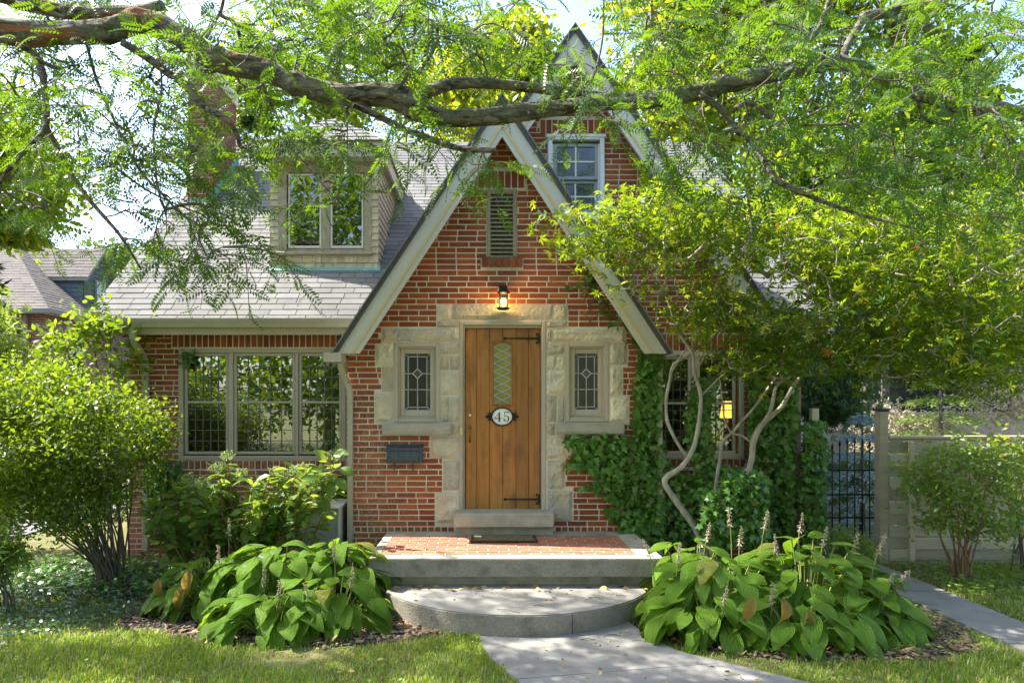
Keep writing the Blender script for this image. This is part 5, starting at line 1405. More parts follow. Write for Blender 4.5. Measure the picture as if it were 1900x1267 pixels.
# ---- Japanese maple
mp = empty('japanese_maple_tree', 'multi-stemmed Japanese maple with pale bark and yellow-tipped leaves right of the door', 'tree')
skel=[]
def Mx(pix,D,ws,name='stem',dd=None):
    ds=dd or [D]*len(pix); pts=[PT(x,y,d_) for (x,y),d_ in zip(pix,ds)]
    Pn,r=limb(name,pts,[r_(w_*.55,D) for w_ in ws],k=12,mat=m_maplebark,wob=.12,parent=mp,n=6); skel.extend(Pn.tolist())
Mx([(1312,1060),(1300,1000),(1283,968),(1248,920),(1234,898),(1238,884),(1264,866),(1286,832),(1297,782),(1300,734),(1288,690),(1284,655),(1258,615),(1240,560),(1215,500)],6.9,[24,23,22,20,19,20,17,15,14,13,12,11,9,7,5])
Mx([(1275,848),(1262,830),(1249,807),(1238,780),(1236,742),(1243,705),(1251,676),(1289,651),(1307,622),(1330,590),(1345,560)],7.0,[11,11,11,11,11,10,10,8,7,5,4])
Mx([(1330,1060),(1318,985),(1354,927),(1385,880),(1394,854),(1398,818),(1416,785),(1449,756),(1470,720),(1492,696),(1543,694),(1590,682),(1641,674),(1700,660)],7.1,[24,22,21,20,19,19,18,15,12,10,8,7,5,3])
Mx([(1415,785),(1430,760),(1441,716),(1462,700),(1485,686),(1520,655),(1554,625),(1585,585),(1630,545)],7.0,[12,12,11,11,10,8,7,6,4])
Mx([(1320,1030),(1324,960),(1327,909),(1336,850),(1340,821),(1358,803),(1376,782),(1400,755),(1420,727),(1440,700),(1452,673),(1460,620),(1480,560)],7.2,[12,12,12,12,9,9,9,8,8,7,7,5,4])
Mx([(1394,821),(1376,808),(1358,803),(1345,780),(1340,740),(1335,700)],7.15,[8,7,6,6,5,4])
Mx([(1250,672),(1245,690),(1272,650),(1300,640),(1330,618),(1375,560),(1400,500)],6.95,[6,7,7,6,6,5,4])
Mx([(1300,735),(1320,715),(1345,690),(1350,680)],6.9,[7,6,5,3])
Mx([(1290,690),(1310,660),(1340,640),(1380,615)],6.9,[7,6,4,3])
TG=[(1130,420,110,55,60,6.0,7.0),(1100,470,60,40,18,6.0,6.8),(1250,400,110,60,90,6.1,7.4),(1200,520,60,50,12,6.2,7.0),(1330,440,110,60,100,6.0,7.6),(1450,420,120,70,110,6.0,7.8),(1330,560,80,50,40,6.3,7.3),
    (1580,460,130,80,130,5.9,7.8),(1720,450,130,90,130,5.8,7.8),(1850,440,90,110,100,5.6,7.8),(1620,580,110,60,60,5.9,7.4),(1560,650,80,35,34,6.0,7.2),(1390,660,70,35,30,6.4,7.1),(1340,610,60,30,14,6.4,7.1),(1480,640,50,30,18,6.3,7.1),
    (1740,600,110,80,120,5.8,7.4),(1850,620,80,80,100,5.6,7.2),(1800,690,90,40,40,5.8,7.0),(1660,700,50,25,10,6,7),(1500,520,80,50,14,6.2,7.4),(1410,600,90,45,34,6.2,7.2),(1290,590,45,35,9,6.3,7.0),(1600,650,90,35,26,6.0,7.2),(1450,690,40,20,6,6.4,7.0),(2000,500,120,150,90,5.6,7.6)]
tg=[]
for cx,cy,rx,ry,n,d0,d1 in TG:
    for _ in range(n):
        a=R.uniform(0,6.283); u=math.sqrt(R.random()); tg.append(tuple(at(cx+rx*u*math.cos(a),cy+ry*u*math.sin(a),R.uniform(d0,d1))))
K,paths,wg,par=colonize(skel[::2],tg,seg=5,wob=.09,sag=-.15)
twig_mesh(K,paths,wg,.0042,.45,.03,'twigs',m_maplebark,mp,k=5,kind='stuff')
tips=np.array([K[p[-1]] for p in paths]); mids=np.array([K[p[-2]] for p in paths])
C=np.vstack([tips,mids[::3]])
P=clumps(C,11500,[.12,.12,.06]); out=NR.normal(size=P.shape)*.3; 
leaves('leaves',P,T_maple,.097,L_maple,mp,up=.6,out=out,hang=.25,kind='stuff')
P=clumps(tips,70,[.13,.13,.07]); leaves('red_leaves',P,T_maple,.075,L_maplered,mp,up=.6,hang=.3,kind='stuff')

# ---- left shrub
def shrub(root_name,label,cat,base,blobs,nstem,nleaf,lsize,mat,stemmat=m_twig,tmpl=T_leaf,ntg=200,sig=.07,r0=.0035,rmax=.02,up=.2,hang=0,group=None):
    e=empty(root_name,label,cat,group); sk=[]
    tubes=[]
    for i in range(nstem):
        c,rr=blobs[R.randrange(len(blobs))]; tgt=ell(1,c,np.array(rr)*.6)[0]; b0=np.array(base)+np.array([R.uniform(-.12,.12),R.uniform(-.1,.1),0])
        mid=b0*.55+tgt*.45+np.array([0,0,.12])+NR.normal(size=3)*.05; P_=curve([b0,b0*.8+mid*.2+[0,0,.1],mid,tgt],4)
        tubes.append((np.array([tuple(p) for p in P_]),interp([.011,.010,.007,.003],4))); sk+= [tuple(p) for p in P_[3:]]
    if tubes: add_tubes('stems',tubes,stemmat,e,5,kind='stuff')
    vol=np.array([np.prod(rr) for c,rr in blobs]); vol=vol/vol.sum(); tg=[]
    for (c,rr),v in zip(blobs,vol): tg+= [tuple(x) for x in ell(max(3,int(ntg*v)),c,rr,.55)]
    K,paths,wg,par=colonize(sk,tg,seg=4,wob=.08); twig_mesh(K,paths,wg,.0022,.4,rmax,'twigs',stemmat,e,k=4,kind='stuff')
    C=np.array([K[p[-1]] for p in paths]+[K[p[-2]] for p in paths]); P=clumps(C,nleaf,sig)
    P=P[P[:,2]>.02]
    leaves('leaves',P,tmpl,lsize,mat,e,up=up,hang=hang,kind='stuff'); return e
def bl(px,py,D,rx,ry,rd): c=at(px,py,D); return (tuple(c),(rx*D/F,rd,ry*D/F))
shrub('privet_shrub','large airy yellow-green shrub with dark arching stems at the left end of the house','shrub',(at(205,985,7.0).x,7.0,0),
   [bl(110,760,7,115,80,.8),bl(190,800,6.8,110,90,.8),bl(60,820,6.7,110,110,.8),bl(250,810,7,60,60,.5),bl(100,900,6.7,110,50,.6),bl(30,720,7,70,50,.6),bl(120,700,7.2,60,36,.4),bl(-60,800,6.8,90,120,.8),bl(120,930,6.6,110,40,.4),bl(20,930,6.6,70,40,.4),bl(150,960,6.7,80,30,.35),bl(255,880,6.8,45,45,.4)],
   46,30000,.047,L_shrub,ntg=760,sig=.075)
shrub('dogwood_shrub','taller shrub with larger rounded light green leaves against the left house corner','shrub',(at(215,960,7.9).x,7.9,0),
   [bl(215,620,7.9,45,38,.3),bl(170,600,7.9,40,25,.3),bl(130,640,7.8,60,30,.3),bl(230,700,7.9,25,60,.25)],10,900,.085,L_shrub,ntg=70,sig=.09)
shrub('maple_sapling','dark leafy shrub with lobed leaves at the left edge below the neighbour roof','shrub',(at(0,980,8.2).x,8.2,0),
   [bl(10,655,8.2,50,45,.5),bl(-60,600,8.2,50,60,.5),bl(50,700,8.2,50,40,.4)],10,1500,.12,L_hyd,ntg=90,sig=.13,tmpl=T_maple)
shrub('bottom_left_plant','low leafy plant with broad leaves at the left edge of the lawn','plant',(at(10,1060,6.2).x,6.2,0),
   [bl(10,1010,6.2,45,35,.3),bl(-30,1030,6.2,45,35,.3)],10,500,.10,L_hyd,ntg=60,sig=.08,tmpl=T_maple)
shrub('spirea_shrub','airy green shrub in front of the board fence','shrub',(at(1790,1050,7.3).x,7.3,0),
   [bl(1790,880,7.3,95,60,.45),bl(1850,850,7.2,60,40,.4),bl(1740,930,7.3,60,60,.4),bl(1840,950,7.3,70,60,.4),bl(1720,870,7.3,50,25,.3)],
   16,3600,.058,L_hyd,ntg=190,sig=.075,stemmat=m_redstem)
shrub('forsythia_shrub','bright yellow-green bush tip over the fence at the right edge','shrub',(at(1900,1050,7.6).x,7.6,0),
   [bl(1880,835,7.6,35,30,.25),bl(1930,880,7.6,50,70,.3)],8,700,.06,L_back,ntg=60,sig=.07)

# ---- hydrangea
hy = empty('hydrangea', 'hydrangea with lime-green flower heads and brown stems under the triple window', 'shrub')
base=np.array([at(440,960,7.1).x,7.1,0]); tubes=[]; lp=[]; heads=[]
HH=[(295,925),(330,905),(365,890),(350,885),(395,880),(420,905),(450,870),(470,895),(500,870),(525,880),(555,865),(580,900),(540,905),(600,880),(310,950),(380,940),(440,940),(490,930),(620,850),(622,905),(270,935),(285,960),(350,955),(415,955),(520,940),(560,935),(410,870),(380,900)]
for i,(x,y) in enumerate(HH*3):
    D=R.uniform(6.7,7.5); tpt=at(x+R.uniform(-14,14),y+R.uniform(-8,14),D); tpt=np.array(tuple(tpt)); b0=base+np.array([R.uniform(-.6,.6),R.uniform(-.2,.2),0])
    b0[0]=b0[0]*.6+tpt[0]*.4
    P_=curve([b0,b0*.5+tpt*.5+np.array([0,0,.08]),tpt],6); Pn=np.array([tuple(p) for p in P_]); tubes.append((Pn,interp([.007,.005,.003],6)))
    for k in range(4,len(Pn)):
        for sg in (0,1):
            a=k*1.57+sg*3.14+R.uniform(-.4,.4); lp.append((Pn[k],np.array([math.cos(a),math.sin(a),R.uniform(-.35,.15)]),R.uniform(.10,.155)*(1 if k<len(Pn)-1 else .8)))
    if i<len(HH) and i in (2,6,8,9,10,12,26,11): heads.append(Pn[-1])
heads+= [np.array(tuple(at(350,887,7.0))),np.array(tuple(at(422,844,7.0))),np.array(tuple(at(528,878,7.0))),np.array(tuple(at(560,868,7.0))),np.array(tuple(at(400,868,7.0)))]
for h in heads[-5:]: tubes.append((np.array([h*.5+np.array([base[0],base[1],.25])*.5,h]),.004))
add_tubes('stems',tubes,m_redstem,hy,5,kind='stuff')
def broadleaf(L_=1.0,W_=.62,nl=5,nw=4,droop=.25,cup=.12,heart=.12,pw=.72):
    vs=[];uv=[];fs=[]
    for i in range(nl+1):
        t=i/nl; wd=W_/2*(math.sin(math.pi*min(1,max(0,t*.94+.035))**pw))**.8 if 0<t<1 else (.04 if t==0 else 0.0)
        for j in range(nw+1):
            u=-1+2*j/nw; vs.append((L_*t-heart*abs(u)*(1-t)**6*2*(t<.3),u*wd,-droop*t*t*L_+cup*W_*abs(u)**1.3*math.sin(math.pi*t)*.9)); uv.append((u,t))
    w_=nw+1
    for i in range(nl):
        for j in range(nw): fs.append((i*w_+j,i*w_+j+1,(i+1)*w_+j+1,(i+1)*w_+j))
    return vs,uv,fs
def leafmesh(name,mat,**k):
    vs,uv,fs=broadleaf(**k); me=bpy.data.meshes.new(name); me.from_pydata(vs,[],[f[::-1] for f in fs]); me.materials.append(mat)
    l=me.uv_layers.new(name='UVMap'); 
    for lo in me.loops: l.data[lo.index].uv=uv[lo.vertex_index]
    me.polygons.foreach_set('use_smooth',[True]*len(me.polygons)); me.update(); return me
hm=[leafmesh('leaf',L_hyd,droop=d_,W_=w_) for d_,w_ in ((.2,.7),(.35,.75),(.1,.68),(.45,.72))]
def place_leaf(me,parent,p,d,s,nrm_,name='leaf'):
    x=Vector(d).normalized(); y=Vector(nrm_).cross(x).normalized(); z=x.cross(y)
    o=bpy.data.objects.new(name,me); S.collection.objects.link(o); o.parent=parent
    o.matrix_local=Matrix.Translation(Vector(p))@Matrix((x,y,z)).transposed().to_4x4()@Matrix.Diagonal((s,s,s,1)); return o
R.shuffle(lp)
for p,d,s in lp[:295]: place_leaf(R.choice(hm),hy,p,d,s,(R.uniform(-.3,.3),R.uniform(-.4,.2),1))
restp=np.array([l[0] for l in lp[295:]]); 
if len(restp): leaves('leaves',restp,T_leaf,.13,L_hyd,hy,up=.6,kind='stuff')
for h in heads:
    P=ell(110,h,(.075,.075,.048),.7); e_=P-h; V,Fc=stamp(T_simple[0],T_simple[1],P,frames(NR.normal(size=P.shape),e_+[0,0,.02]),np.full(len(P),.022)); joined('flower_head',V,Fc,L_lime,hy)
# taller leafy shoot in front of the bay corner
sh_=empty('hydrangea_shoot','tall pale-leaved shoot rising beside the bay downspout','plant')
P_=curve([at(560,975,6.9),at(585,920,6.9),at(610,880,6.9),at(622,855,6.9)],5); add_tubes('stem',[(np.array([tuple(p) for p in P_]),.005)],m_stem,sh_,5)
for (x,y,a) in ((600,870,200),(625,852,60),(640,870,-20),(618,900,-80),(590,885,180),(610,850,120),(632,890,-50),(598,925,-60),(575,940,-120),(600,895,160),(628,842,20)):
    place_leaf(R.choice(hm),sh_,at(x-5,y,6.9),(math.cos(rad(a)),-.5,.7*math.sin(rad(a))),.14,(.1,-.8,.6))

# ---- hostas
hl=[leafmesh('leaf',L_hosta,L_=1,W_=w_,nl=9,nw=8,droop=d_,cup=c_,heart=.16,pw=.66) for w_,d_,c_ in ((.70,.25,.12),(.74,.42,.16),(.66,.15,.08),(.72,.6,.2),(.62,.35,.22))]
hly=leafmesh('leaf',L_hostay,L_=1,W_=.5,nl=8,nw=6,droop=.9,cup=.5)
L_hostap=leafmat('hosta_pale_leaf',(.30,.36,.05),(.40,.40,.08),(.6,.65,.05),.35,.45,veins=True)
hlp=leafmesh('pale_leaf',L_hostap,W_=.66,nl=9,nw=8,droop=.4,cup=.2,pw=.66)
def hosta(label,centers,nl_tot,stalks,yellows,group):
    e=empty('hosta_clump',label,'plant',group); pet=[]; cnt=0; low=[]
    tot=sum(c[5] for c in centers)
    for (cx,cy_,a,b,h,wgt) in centers:
        n=int(nl_tot*wgt/tot)
        for i in range(n):
            u=(i+.5)/n; th=i*2.39996+R.uniform(-.3,.3); ph=math.acos(1-u*1.0)   # 0 top .. pi/2 rim
            rr=math.sin(ph); zz_=math.cos(ph); 
            p=Vector((cx+a*rr*math.cos(th)*.82,cy_+b*rr*math.sin(th)*.82,max(.10,h*(.26+.70*zz_)+R.uniform(-.09,.07))))
            o_=Vector((math.cos(th),math.sin(th)*1.0,0)); tilt=.10-.70*rr**2.5+R.uniform(-.35,.25)
            if rr<.45: tilt=R.uniform(-.6,.4)
            d=o_+Vector((R.uniform(-.3,.3),R.uniform(-.3,.3),tilt)); s=R.uniform(.15,.265)*(1.0 if rr>.3 else .85)
            nv=o_*(.55*rr)+Vector((R.uniform(-.25,.25),R.uniform(-.45,.05),1.0))
            if p.y < cy_-.1: nv+=Vector((-.15,-.1,.1))
            (place_leaf(R.choice(hl),e,p,d,s,nv) if R.random()<.97 else place_leaf(hlp,e,p,d,s,nv,'pale_leaf')); cnt+=1
            if len(low)<290 and R.random()<.92: low.append((p-Vector((R.uniform(-.08,.08),R.uniform(-.06,.06),R.uniform(.05,.14))),d+Vector((R.uniform(-.4,.4),R.uniform(-.4,.4),-.2)),s*.9,nv))
            b0=Vector((cx+(p.x-cx)*.25,cy_+(p.y-cy_)*.25,0.)); m_=b0*.4+p*.6+Vector((0,0,.06))
            pet.append((np.array([tuple(b0),tuple(m_),tuple(p)]),[.007,.006,.005]))
    for p,d in yellows: place_leaf(hly,e,p,d,.17,(R.uniform(-.6,.6),-1,.4),'yellow_leaf')
    add_tubes('petioles',pet,m_stem,e,5,kind='stuff')
    lv,luv,lf=broadleaf(W_=.68,nl=7,nw=6,droop=.35,cup=.14,heart=.16,pw=.66); lv=np.array(lv); lf=np.array([f[::-1] for f in lf])
    V,Fc=stamp(lv,lf,np.array([tuple(a[0]) for a in low]),frames(np.array([tuple(a[1]) for a in low]),np.array([tuple(a[3]) for a in low])),np.array([a[2] for a in low]))
    lo_=joined('under_leaves',V,Fc,L_hosta,e,True,kind='stuff'); ul=lo_.data.uv_layers.new(name='UVMap'); uu=np.tile(np.array(luv),(len(low),1))[Fc.ravel()]; ul.data.foreach_set('uv',uu.astype(np.float32).ravel())
    for (x,y,D,lean,pxl) in stalks:
        top=at(x,y,D); b0=Vector((top.x-lean*.5,D+.05,.25)); P_=curve([b0,b0*.4+top*.6+Vector((-lean*.1,0,0)),top],6); Pn=np.array([tuple(p) for p in P_])
        q=MB(); q.tube(Pn,interp([.005,.004,.002],6),5,0); 
        stq=q
        n=26; 
        tdir=Vector(Pn[-1]-Pn[-4]).normalized()
        for k in range(n):
            t=k/n; c=Vector(Pn[-1])-tdir*.17*(1-t); a=k*2.4; dv=Vector((math.cos(a),math.sin(a),R.uniform(-1.1,.2))).normalized(); ln=R.uniform(.018,.04)*(1.2-.5*t)
            sd=dv.cross(Vector((0,0,1))).normalized()*.006
            q.add([c,c+dv*ln*.5+sd,c+dv*ln,c+dv*ln*.5-sd],[(0,1,2,3)],1); 
            sd2=dv.cross(sd).normalized()*.006; q.add([c,c+dv*ln*.5+sd2,c+dv*ln,c+dv*ln*.5-sd2],[(0,1,2,3)],1)
            if k%6==0: q.add([c,c+dv*.02+sd*.5-Vector((0,0,.03)),c+dv*.03-Vector((0,0,.075)),c+dv*.02-sd*.5-Vector((0,0,.03))],[(0,1,2,3)],1)
        q.build('flower_stalk',[m_stem,L_flower],e)
    return e
hosta('large hosta clump with drooping ribbed leaves left of the rounded step',
  [(-1.85,6.15,.80,.45,.60,90),(-2.45,6.2,.62,.40,.48,52),(-1.35,6.35,.50,.40,.62,46),(-1.75,5.62,.60,.33,.36,52),(-1.25,5.75,.45,.34,.42,40)],285,
  [(655,1050,5.6,.06,0),(405,1010,6.0,.0,0),(490,1050,5.7,.03,0),(565,1080,5.5,-.05,0),(520,1075,5.6,.04,0),(425,960,6.4,.03,0),(515,905,7.0,.02,0),(618,1000,5.9,-.03,0)],
  [(at(295,1080,5.95),(.0,-.2,-1)),(at(350,1065,5.8),(-.1,-.4,-1)),(at(335,1095,5.8),(-.1,-.4,-1))],'hosta clumps beside the step')
hosta('large bright hosta clump topped with spent cream flower stalks right of the rounded step',
  [(2.0,5.75,.70,.45,.62,72),(2.75,5.85,.80,.50,.72,92),(1.75,5.45,.50,.30,.40,40),(2.5,5.35,.65,.33,.40,50),(3.15,5.60,.42,.36,.46,46),(1.9,6.3,.5,.3,.66,24)],292,
  [(1193,998,5.9,-.25,0),(1262,1005,5.7,.05,0),(1318,968,5.8,.15,0),(1352,940,5.9,-.1,0),(1376,975,5.7,.05,0),(1425,945,5.9,.15,0),(1438,990,5.7,-.05,0),(1490,950,5.9,.12,0),(1535,975,5.7,.15,0),(1592,985,5.7,.12,0),(1643,990,5.6,.25,0),(1350,1085,5.2,.05,0),(1690,1055,5.5,.3,0),(1660,1060,5.4,.2,0),(1435,1080,5.2,0,0)],
  [(at(1455,1120,4.95),(.15,-.1,-1)),(at(1395,1115,5.1),(-.3,-.1,-.8)),(at(1500,1140,5.1),(0,-.1,-1))],'hosta clumps beside the step')

# ---- ivy
def ivy(label,polys,n,D,size,name='ivy_plant',parent=None,depth=.14,stems=8):
    e=empty(name,label,'ivy'); P=[]
    while len(P)<n:
        poly=R.choices(polys,[p[4] for p in polys])[0]; x=R.uniform(poly[0],poly[1]); y=R.uniform(poly[2],poly[3])
        if len(poly)>5 and not poly[5](x,y): continue
        nz=.5+.5*math.sin(x*.09+1)*math.sin(y*.07)
        if R.random()<.25*nz: continue
        dd=D(x) if callable(D) else D
        P.append(tuple(at(x,y,dd-.01-depth*R.random()**1.5)))
    P=np.array(P); P=P[P[:,2]>0.02]; m=len(P)
    nn=NR.normal(size=(m,3))*.45+np.array([0,-1.,.35]); d=NR.normal(size=(m,3))*.6+np.array([0,-.15,-.8])
    V,Fc=stamp(T_ivy[0],T_ivy[1],P,frames(d,nn),size*(1+NR.uniform(-.35,.35,m))); joined('leaves',V,Fc,L_ivy,e,kind='stuff')
    tubes=[]
    for _ in range(stems):
        poly=R.choice(polys); x=R.uniform(poly[0],poly[1]); dd=(D(x) if callable(D) else D)-.012
        tubes.append((np.array([tuple(at(x+R.uniform(-14,14),poly[3]+(poly[2]-poly[3])*k/7,dd)) for k in range(8)]),.005))
    add_tubes('stems',tubes,m_twig,e,4,kind='stuff'); return e
ivy('dark ivy covering the brick wall between the right sidelight and the bay corner',
  [(1048,1232,806,1000,10,lambda x,y: x>1050+(max(0,y-830))*.72+16*math.sin(y*.13)+9*math.sin(y*.31+1)),(1168,1226,640,806,5,lambda x,y: x>1186-(y-640)*.08),(1150,1205,560,650,1.3,lambda x,y: abs(x-(1120+(y-500)*.55))<16),(1010,1130,505,540,.12,lambda x,y: abs(y-(515+(x-1010)*.22))<7),
   (1080,1170,500,600,.7,lambda x,y: abs(x-(1088+(y-500)*.5))<10),(1090,1125,480,520,.3),(1150,1225,960,1010,2)],3000,DB,.075)
ivy('thick ivy mound round the maple stems below the right-hand window',
  [(1226,1420,858,1010,10,lambda x,y: y>870+14*math.sin(x*.05)),(1272,1330,700,900,5,lambda x,y: abs(x-(1302+8*math.sin(y*.03)))<22),(1300,1400,880,980,4)],2900,7.9,.07,depth=.3)
ivy('ivy mound hiding the foot of the right-hand maple stems',[(1300,1425,860,1010,10,lambda x,y: y>868+abs(x-1385)*.55+8*math.sin(x*.11))],1300,6.85,.065,depth=.2,stems=3)
ivy('ivy hanging over the pale board fence next to the iron gate',
  [(1390,1470,780,1000,9),(1455,1530,840,1000,6,lambda x,y: not(1468<x<1490 and math.sin(y*.06)>-.1)),(1390,1478,610,800,12),(1490,1530,780,850,1.5)],4600,8.18,.08,depth=.22)
ivy('small ivy sprig at the top left corner of the triple window',[(334,362,648,676,1)],26,8.28,.07,depth=.06,stems=1)
ivy('dark ivy on the brick below the triple window',[(270,340,850,960,3),(600,645,880,930,.6)],300,8.26,.08,depth=.08,stems=4)

# ---- evergreens and garden beyond the gate
def conifer(name,label,base,h,rad_,n,size,mat,cat='tree',layers=9,trunk=True,group=None):
    e=empty(name,label,cat,group); bx,by,bz=base
    if trunk: q=MB(); q.tube([(bx,by,bz-.1),(bx,by,bz+h*.9)],[.03*h**.7,.01],8); q.build('trunk',m_twig,e)
    P=[];Dv=[]
    for i in range(n):
        t=R.random()**1.25; lay_=int(t*layers)/layers; z=bz+h*(.06+.94*(lay_*.75+t*.25)); a=R.uniform(0,6.283); k=R.random()**.5
        a=round(a*7/6.283)/7*6.283+lay_*2+R.gauss(0,.16)
        r__=rad_*(1-t)**.85*k+.03; P.append((bx+r__*math.cos(a),by+r__*math.sin(a),z-.25*r__+R.gauss(0,.02))); Dv.append((math.cos(a),math.sin(a),-.15))
    P=np.array(P);Dv=np.array(Dv)+NR.normal(size=(n,3))*.45; V,Fc=stamp(T_simple[0]*np.array([1,.35,1]),T_simple[1],P,frames(Dv),size*(1+NR.uniform(-.3,.3,n))); joined('needles',V,Fc,mat,e,kind='stuff'); return e
c=at(1600,1000,10.2); conifer('blue_spruce','silvery blue spruce seen through the bars of the iron gate',(c.x,10.2,0),1.9,.85,6000,.07,L_spruce,layers=7)
c=at(1745,900,12.9); conifer('fir_tree','light yellow-green fir behind the board fence',(c.x,12.9,0),3.2,1.3,7000,.10,L_fir,layers=10)
def mass(name,label,cat,blobs,n,size,mat,tmpl=T_simple,trunk=None,trunkr=.12,sub=26,sig=.35,group=None,up=0,limbs=0,tm=m_twig,jit=.35):
    e=empty(name,label,cat,group); C=[]
    for c,rr in blobs:
        C+= [(x,np.array(rr)) for x in ell(sub,c,rr,.55)]
    C_=np.array([x for x,_ in C]); s=np.array([np.mean(r)*sig for _,r in C]); k=NR.integers(0,len(C),n)
    P=C_[k]+NR.normal(size=(n,3))*s[k][:,None]*np.array([1,1,.6]); P=P[P[:,2]>.05]
    leaves('leaves',P,tmpl,size,mat,e,up=up,jit=jit,kind='stuff')
    if trunk is not None:
        top=np.mean([b[0] for b in blobs],axis=0); q=MB(); q.tube(curve([trunk,(trunk[0]*.5+top[0]*.5+.1,trunk[1],trunk[2]*.5+top[2]*.5),tuple(top)],5),interp([trunkr,trunkr*.75,trunkr*.4],5),8); q.build('trunk',tm,e)
        K,paths,wg,par=colonize([tuple(p) for p in curve([(trunk[0]*.5+top[0]*.5,trunk[1],trunk[2]*.5+top[2]*.5),tuple(top)],6)],[tuple(x) for x in C_[::2]],seg=4,wob=.05); twig_mesh(K,paths,wg,trunkr*.10,.5,trunkr*.5,'branches',tm,e,k=4,kind='stuff')
    return e
mass('variegated_shrub','cream and pink variegated shrub spilling over the board fence','shrub',
  [bl(1640,785,14,55,40,.5),bl(1720,800,14,60,25,.5),bl(1830,770,13.8,80,45,.6),bl(1870,730,13.8,60,50,.5),bl(1620,830,14,30,25,.3),bl(1940,740,13.8,60,60,.5),bl(1740,840,13.6,110,25,.4)],11000,.065,L_varieg,trunk=(9,14.2,0),trunkr=.03,sub=40,sig=.28,tmpl=T_leaf)
mass('boxwood_hedge','low rounded green hedge at the foot of the gate','hedge',[bl(1545,1020,7.9,70,38,.3),bl(1590,1035,7.8,30,30,.25)],3500,.045,L_hyd,sub=40,sig=.25)
mass('filler_hedge','dark low hedge added behind the left shrub beside the driveway','hedge',[bl(40,930,8.7,60,35,.3),bl(120,935,8.7,60,35,.3),bl(200,930,8.7,50,35,.3),bl(-60,930,8.7,60,35,.3)],5000,.06,L_dark,sub=40,sig=.25)  # added dark mass that covers the bright ground behind the left shrub
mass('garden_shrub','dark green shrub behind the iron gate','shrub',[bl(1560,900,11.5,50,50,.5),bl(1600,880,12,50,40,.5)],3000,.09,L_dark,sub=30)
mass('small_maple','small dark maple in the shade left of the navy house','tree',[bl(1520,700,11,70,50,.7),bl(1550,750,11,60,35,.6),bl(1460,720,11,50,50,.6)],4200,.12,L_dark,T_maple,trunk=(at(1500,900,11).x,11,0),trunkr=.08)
for (x,D,w_,lab) in ((1607,14,22,'left trunk of the shaded pair before the navy house'),(1642,14.6,14,'right trunk of the shaded pair before the navy house')):
    c=at(x,750,D); e=empty('shade_tree','shaded tree, '+lab,'tree','trees before the navy house'); q=MB(); q.tube(curve([(c.x-.1,D,-.1),(c.x,D,2.2),(c.x+.05,D+.1,4.5),(c.x+.2,D+.2,6.5)],5),interp([w_*D/F*.7,w_*D/F*.5,w_*D/F*.4,.05],5),9); q.build('trunk',m_bark,e)
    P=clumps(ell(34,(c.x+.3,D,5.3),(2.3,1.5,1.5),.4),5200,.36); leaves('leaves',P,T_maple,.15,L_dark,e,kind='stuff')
# background crowns: right and centre
mass('linden_tree','tall sunlit yellow-green tree directly behind the main gable','tree',[bl(920,150,20,110,80,2),bl(960,130,20,50,60,2),bl(860,210,20,90,70,2),bl(960,230,19,80,60,1.5)],11000,.21,L_back,T_leaf,trunk=(at(930,750,20).x,20,0),trunkr=.3,sub=40,sig=.26)
mass('birch_tree','airy green tree showing between the chimney and the main gable','tree',[bl(560,90,24,120,70,2),bl(700,60,24,110,70,2),bl(760,170,24,90,60,2),bl(450,170,24,70,60,1.5),bl(620,190,24,90,40,1.5)],9500,.2,L_maple,T_leaf,trunk=(at(640,750,24).x,24,0),trunkr=.25,sub=40,sig=.27)
mass('ash_tree','broad bright green tree behind the right end of the roof','tree',[bl(1270,120,17,110,120,2),bl(1400,70,17,150,110,2),bl(1340,220,17,120,90,2),bl(1260,-30,17,110,80,2),bl(1420,-60,17,160,80,2)],19000,.18,L_back,T_leaf,trunk=(at(1350,750,17).x,17,0),trunkr=.28,sub=46,sig=.27)
mass('elm_tree','large mid-green tree at the upper right behind the maple','tree',[bl(1620,160,16,130,120,2),bl(1560,330,15,120,100,1.6),bl(1740,300,15,120,110,1.6),bl(1640,20,16,150,80,2),bl(1450,360,15,80,80,1.2)],19000,.16,L_maple,T_leaf,trunk=(at(1600,750,16).x,16,0),trunkr=.25,sub=46,sig=.27)
mass('beech_tree','leafy pale green tree at the far right edge','tree',[bl(1850,520,19,90,140,1.5),bl(1900,350,19,60,120,1.3),bl(1960,560,19,100,140,1.5),bl(1800,630,19,70,50,1)],9000,.19,L_back,T_leaf,trunk=(at(1930,750,19).x,19,0),trunkr=.2,sub=40,sig=.27)
for (x,D,h,rr,lab) in ((1790,21,13.5,3.2,'tall dark spruce behind the upper right of the maple'),(1600,23,11,3.0,'dark spruce between the elm and the navy house')):
    c=at(x,750,D); conifer('spruce_tree',lab,(c.x,D,0),h,rr,9000,.45,L_conifer,layers=16,group='dark spruces')
c=at(-10,750,15); conifer('cedar_tree','dense dark green cedar at the left edge above the neighbour roof',(c.x-1.2,15,0),8.2,2.3,14000,.26,L_conifer,layers=18)
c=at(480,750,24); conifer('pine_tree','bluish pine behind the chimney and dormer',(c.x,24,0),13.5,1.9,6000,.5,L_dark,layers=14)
mass('far_tree','green tree line glimpsed behind the neighbour house','tree',[bl(235,490,40,40,20,3)],1200,.35,L_dark,trunk=(at(200,750,32).x,32,0))
mass('walnut_tree','dark sunlit-topped tree at the upper left edge','tree',[bl(30,330,12,60,90,1.1),bl(-40,250,12,70,100,1.2),bl(0,420,12,35,30,.8)],7500,.13,L_maple,T_leaf,trunk=(at(-150,750,12).x,12,0),trunkr=.2,sub=40)
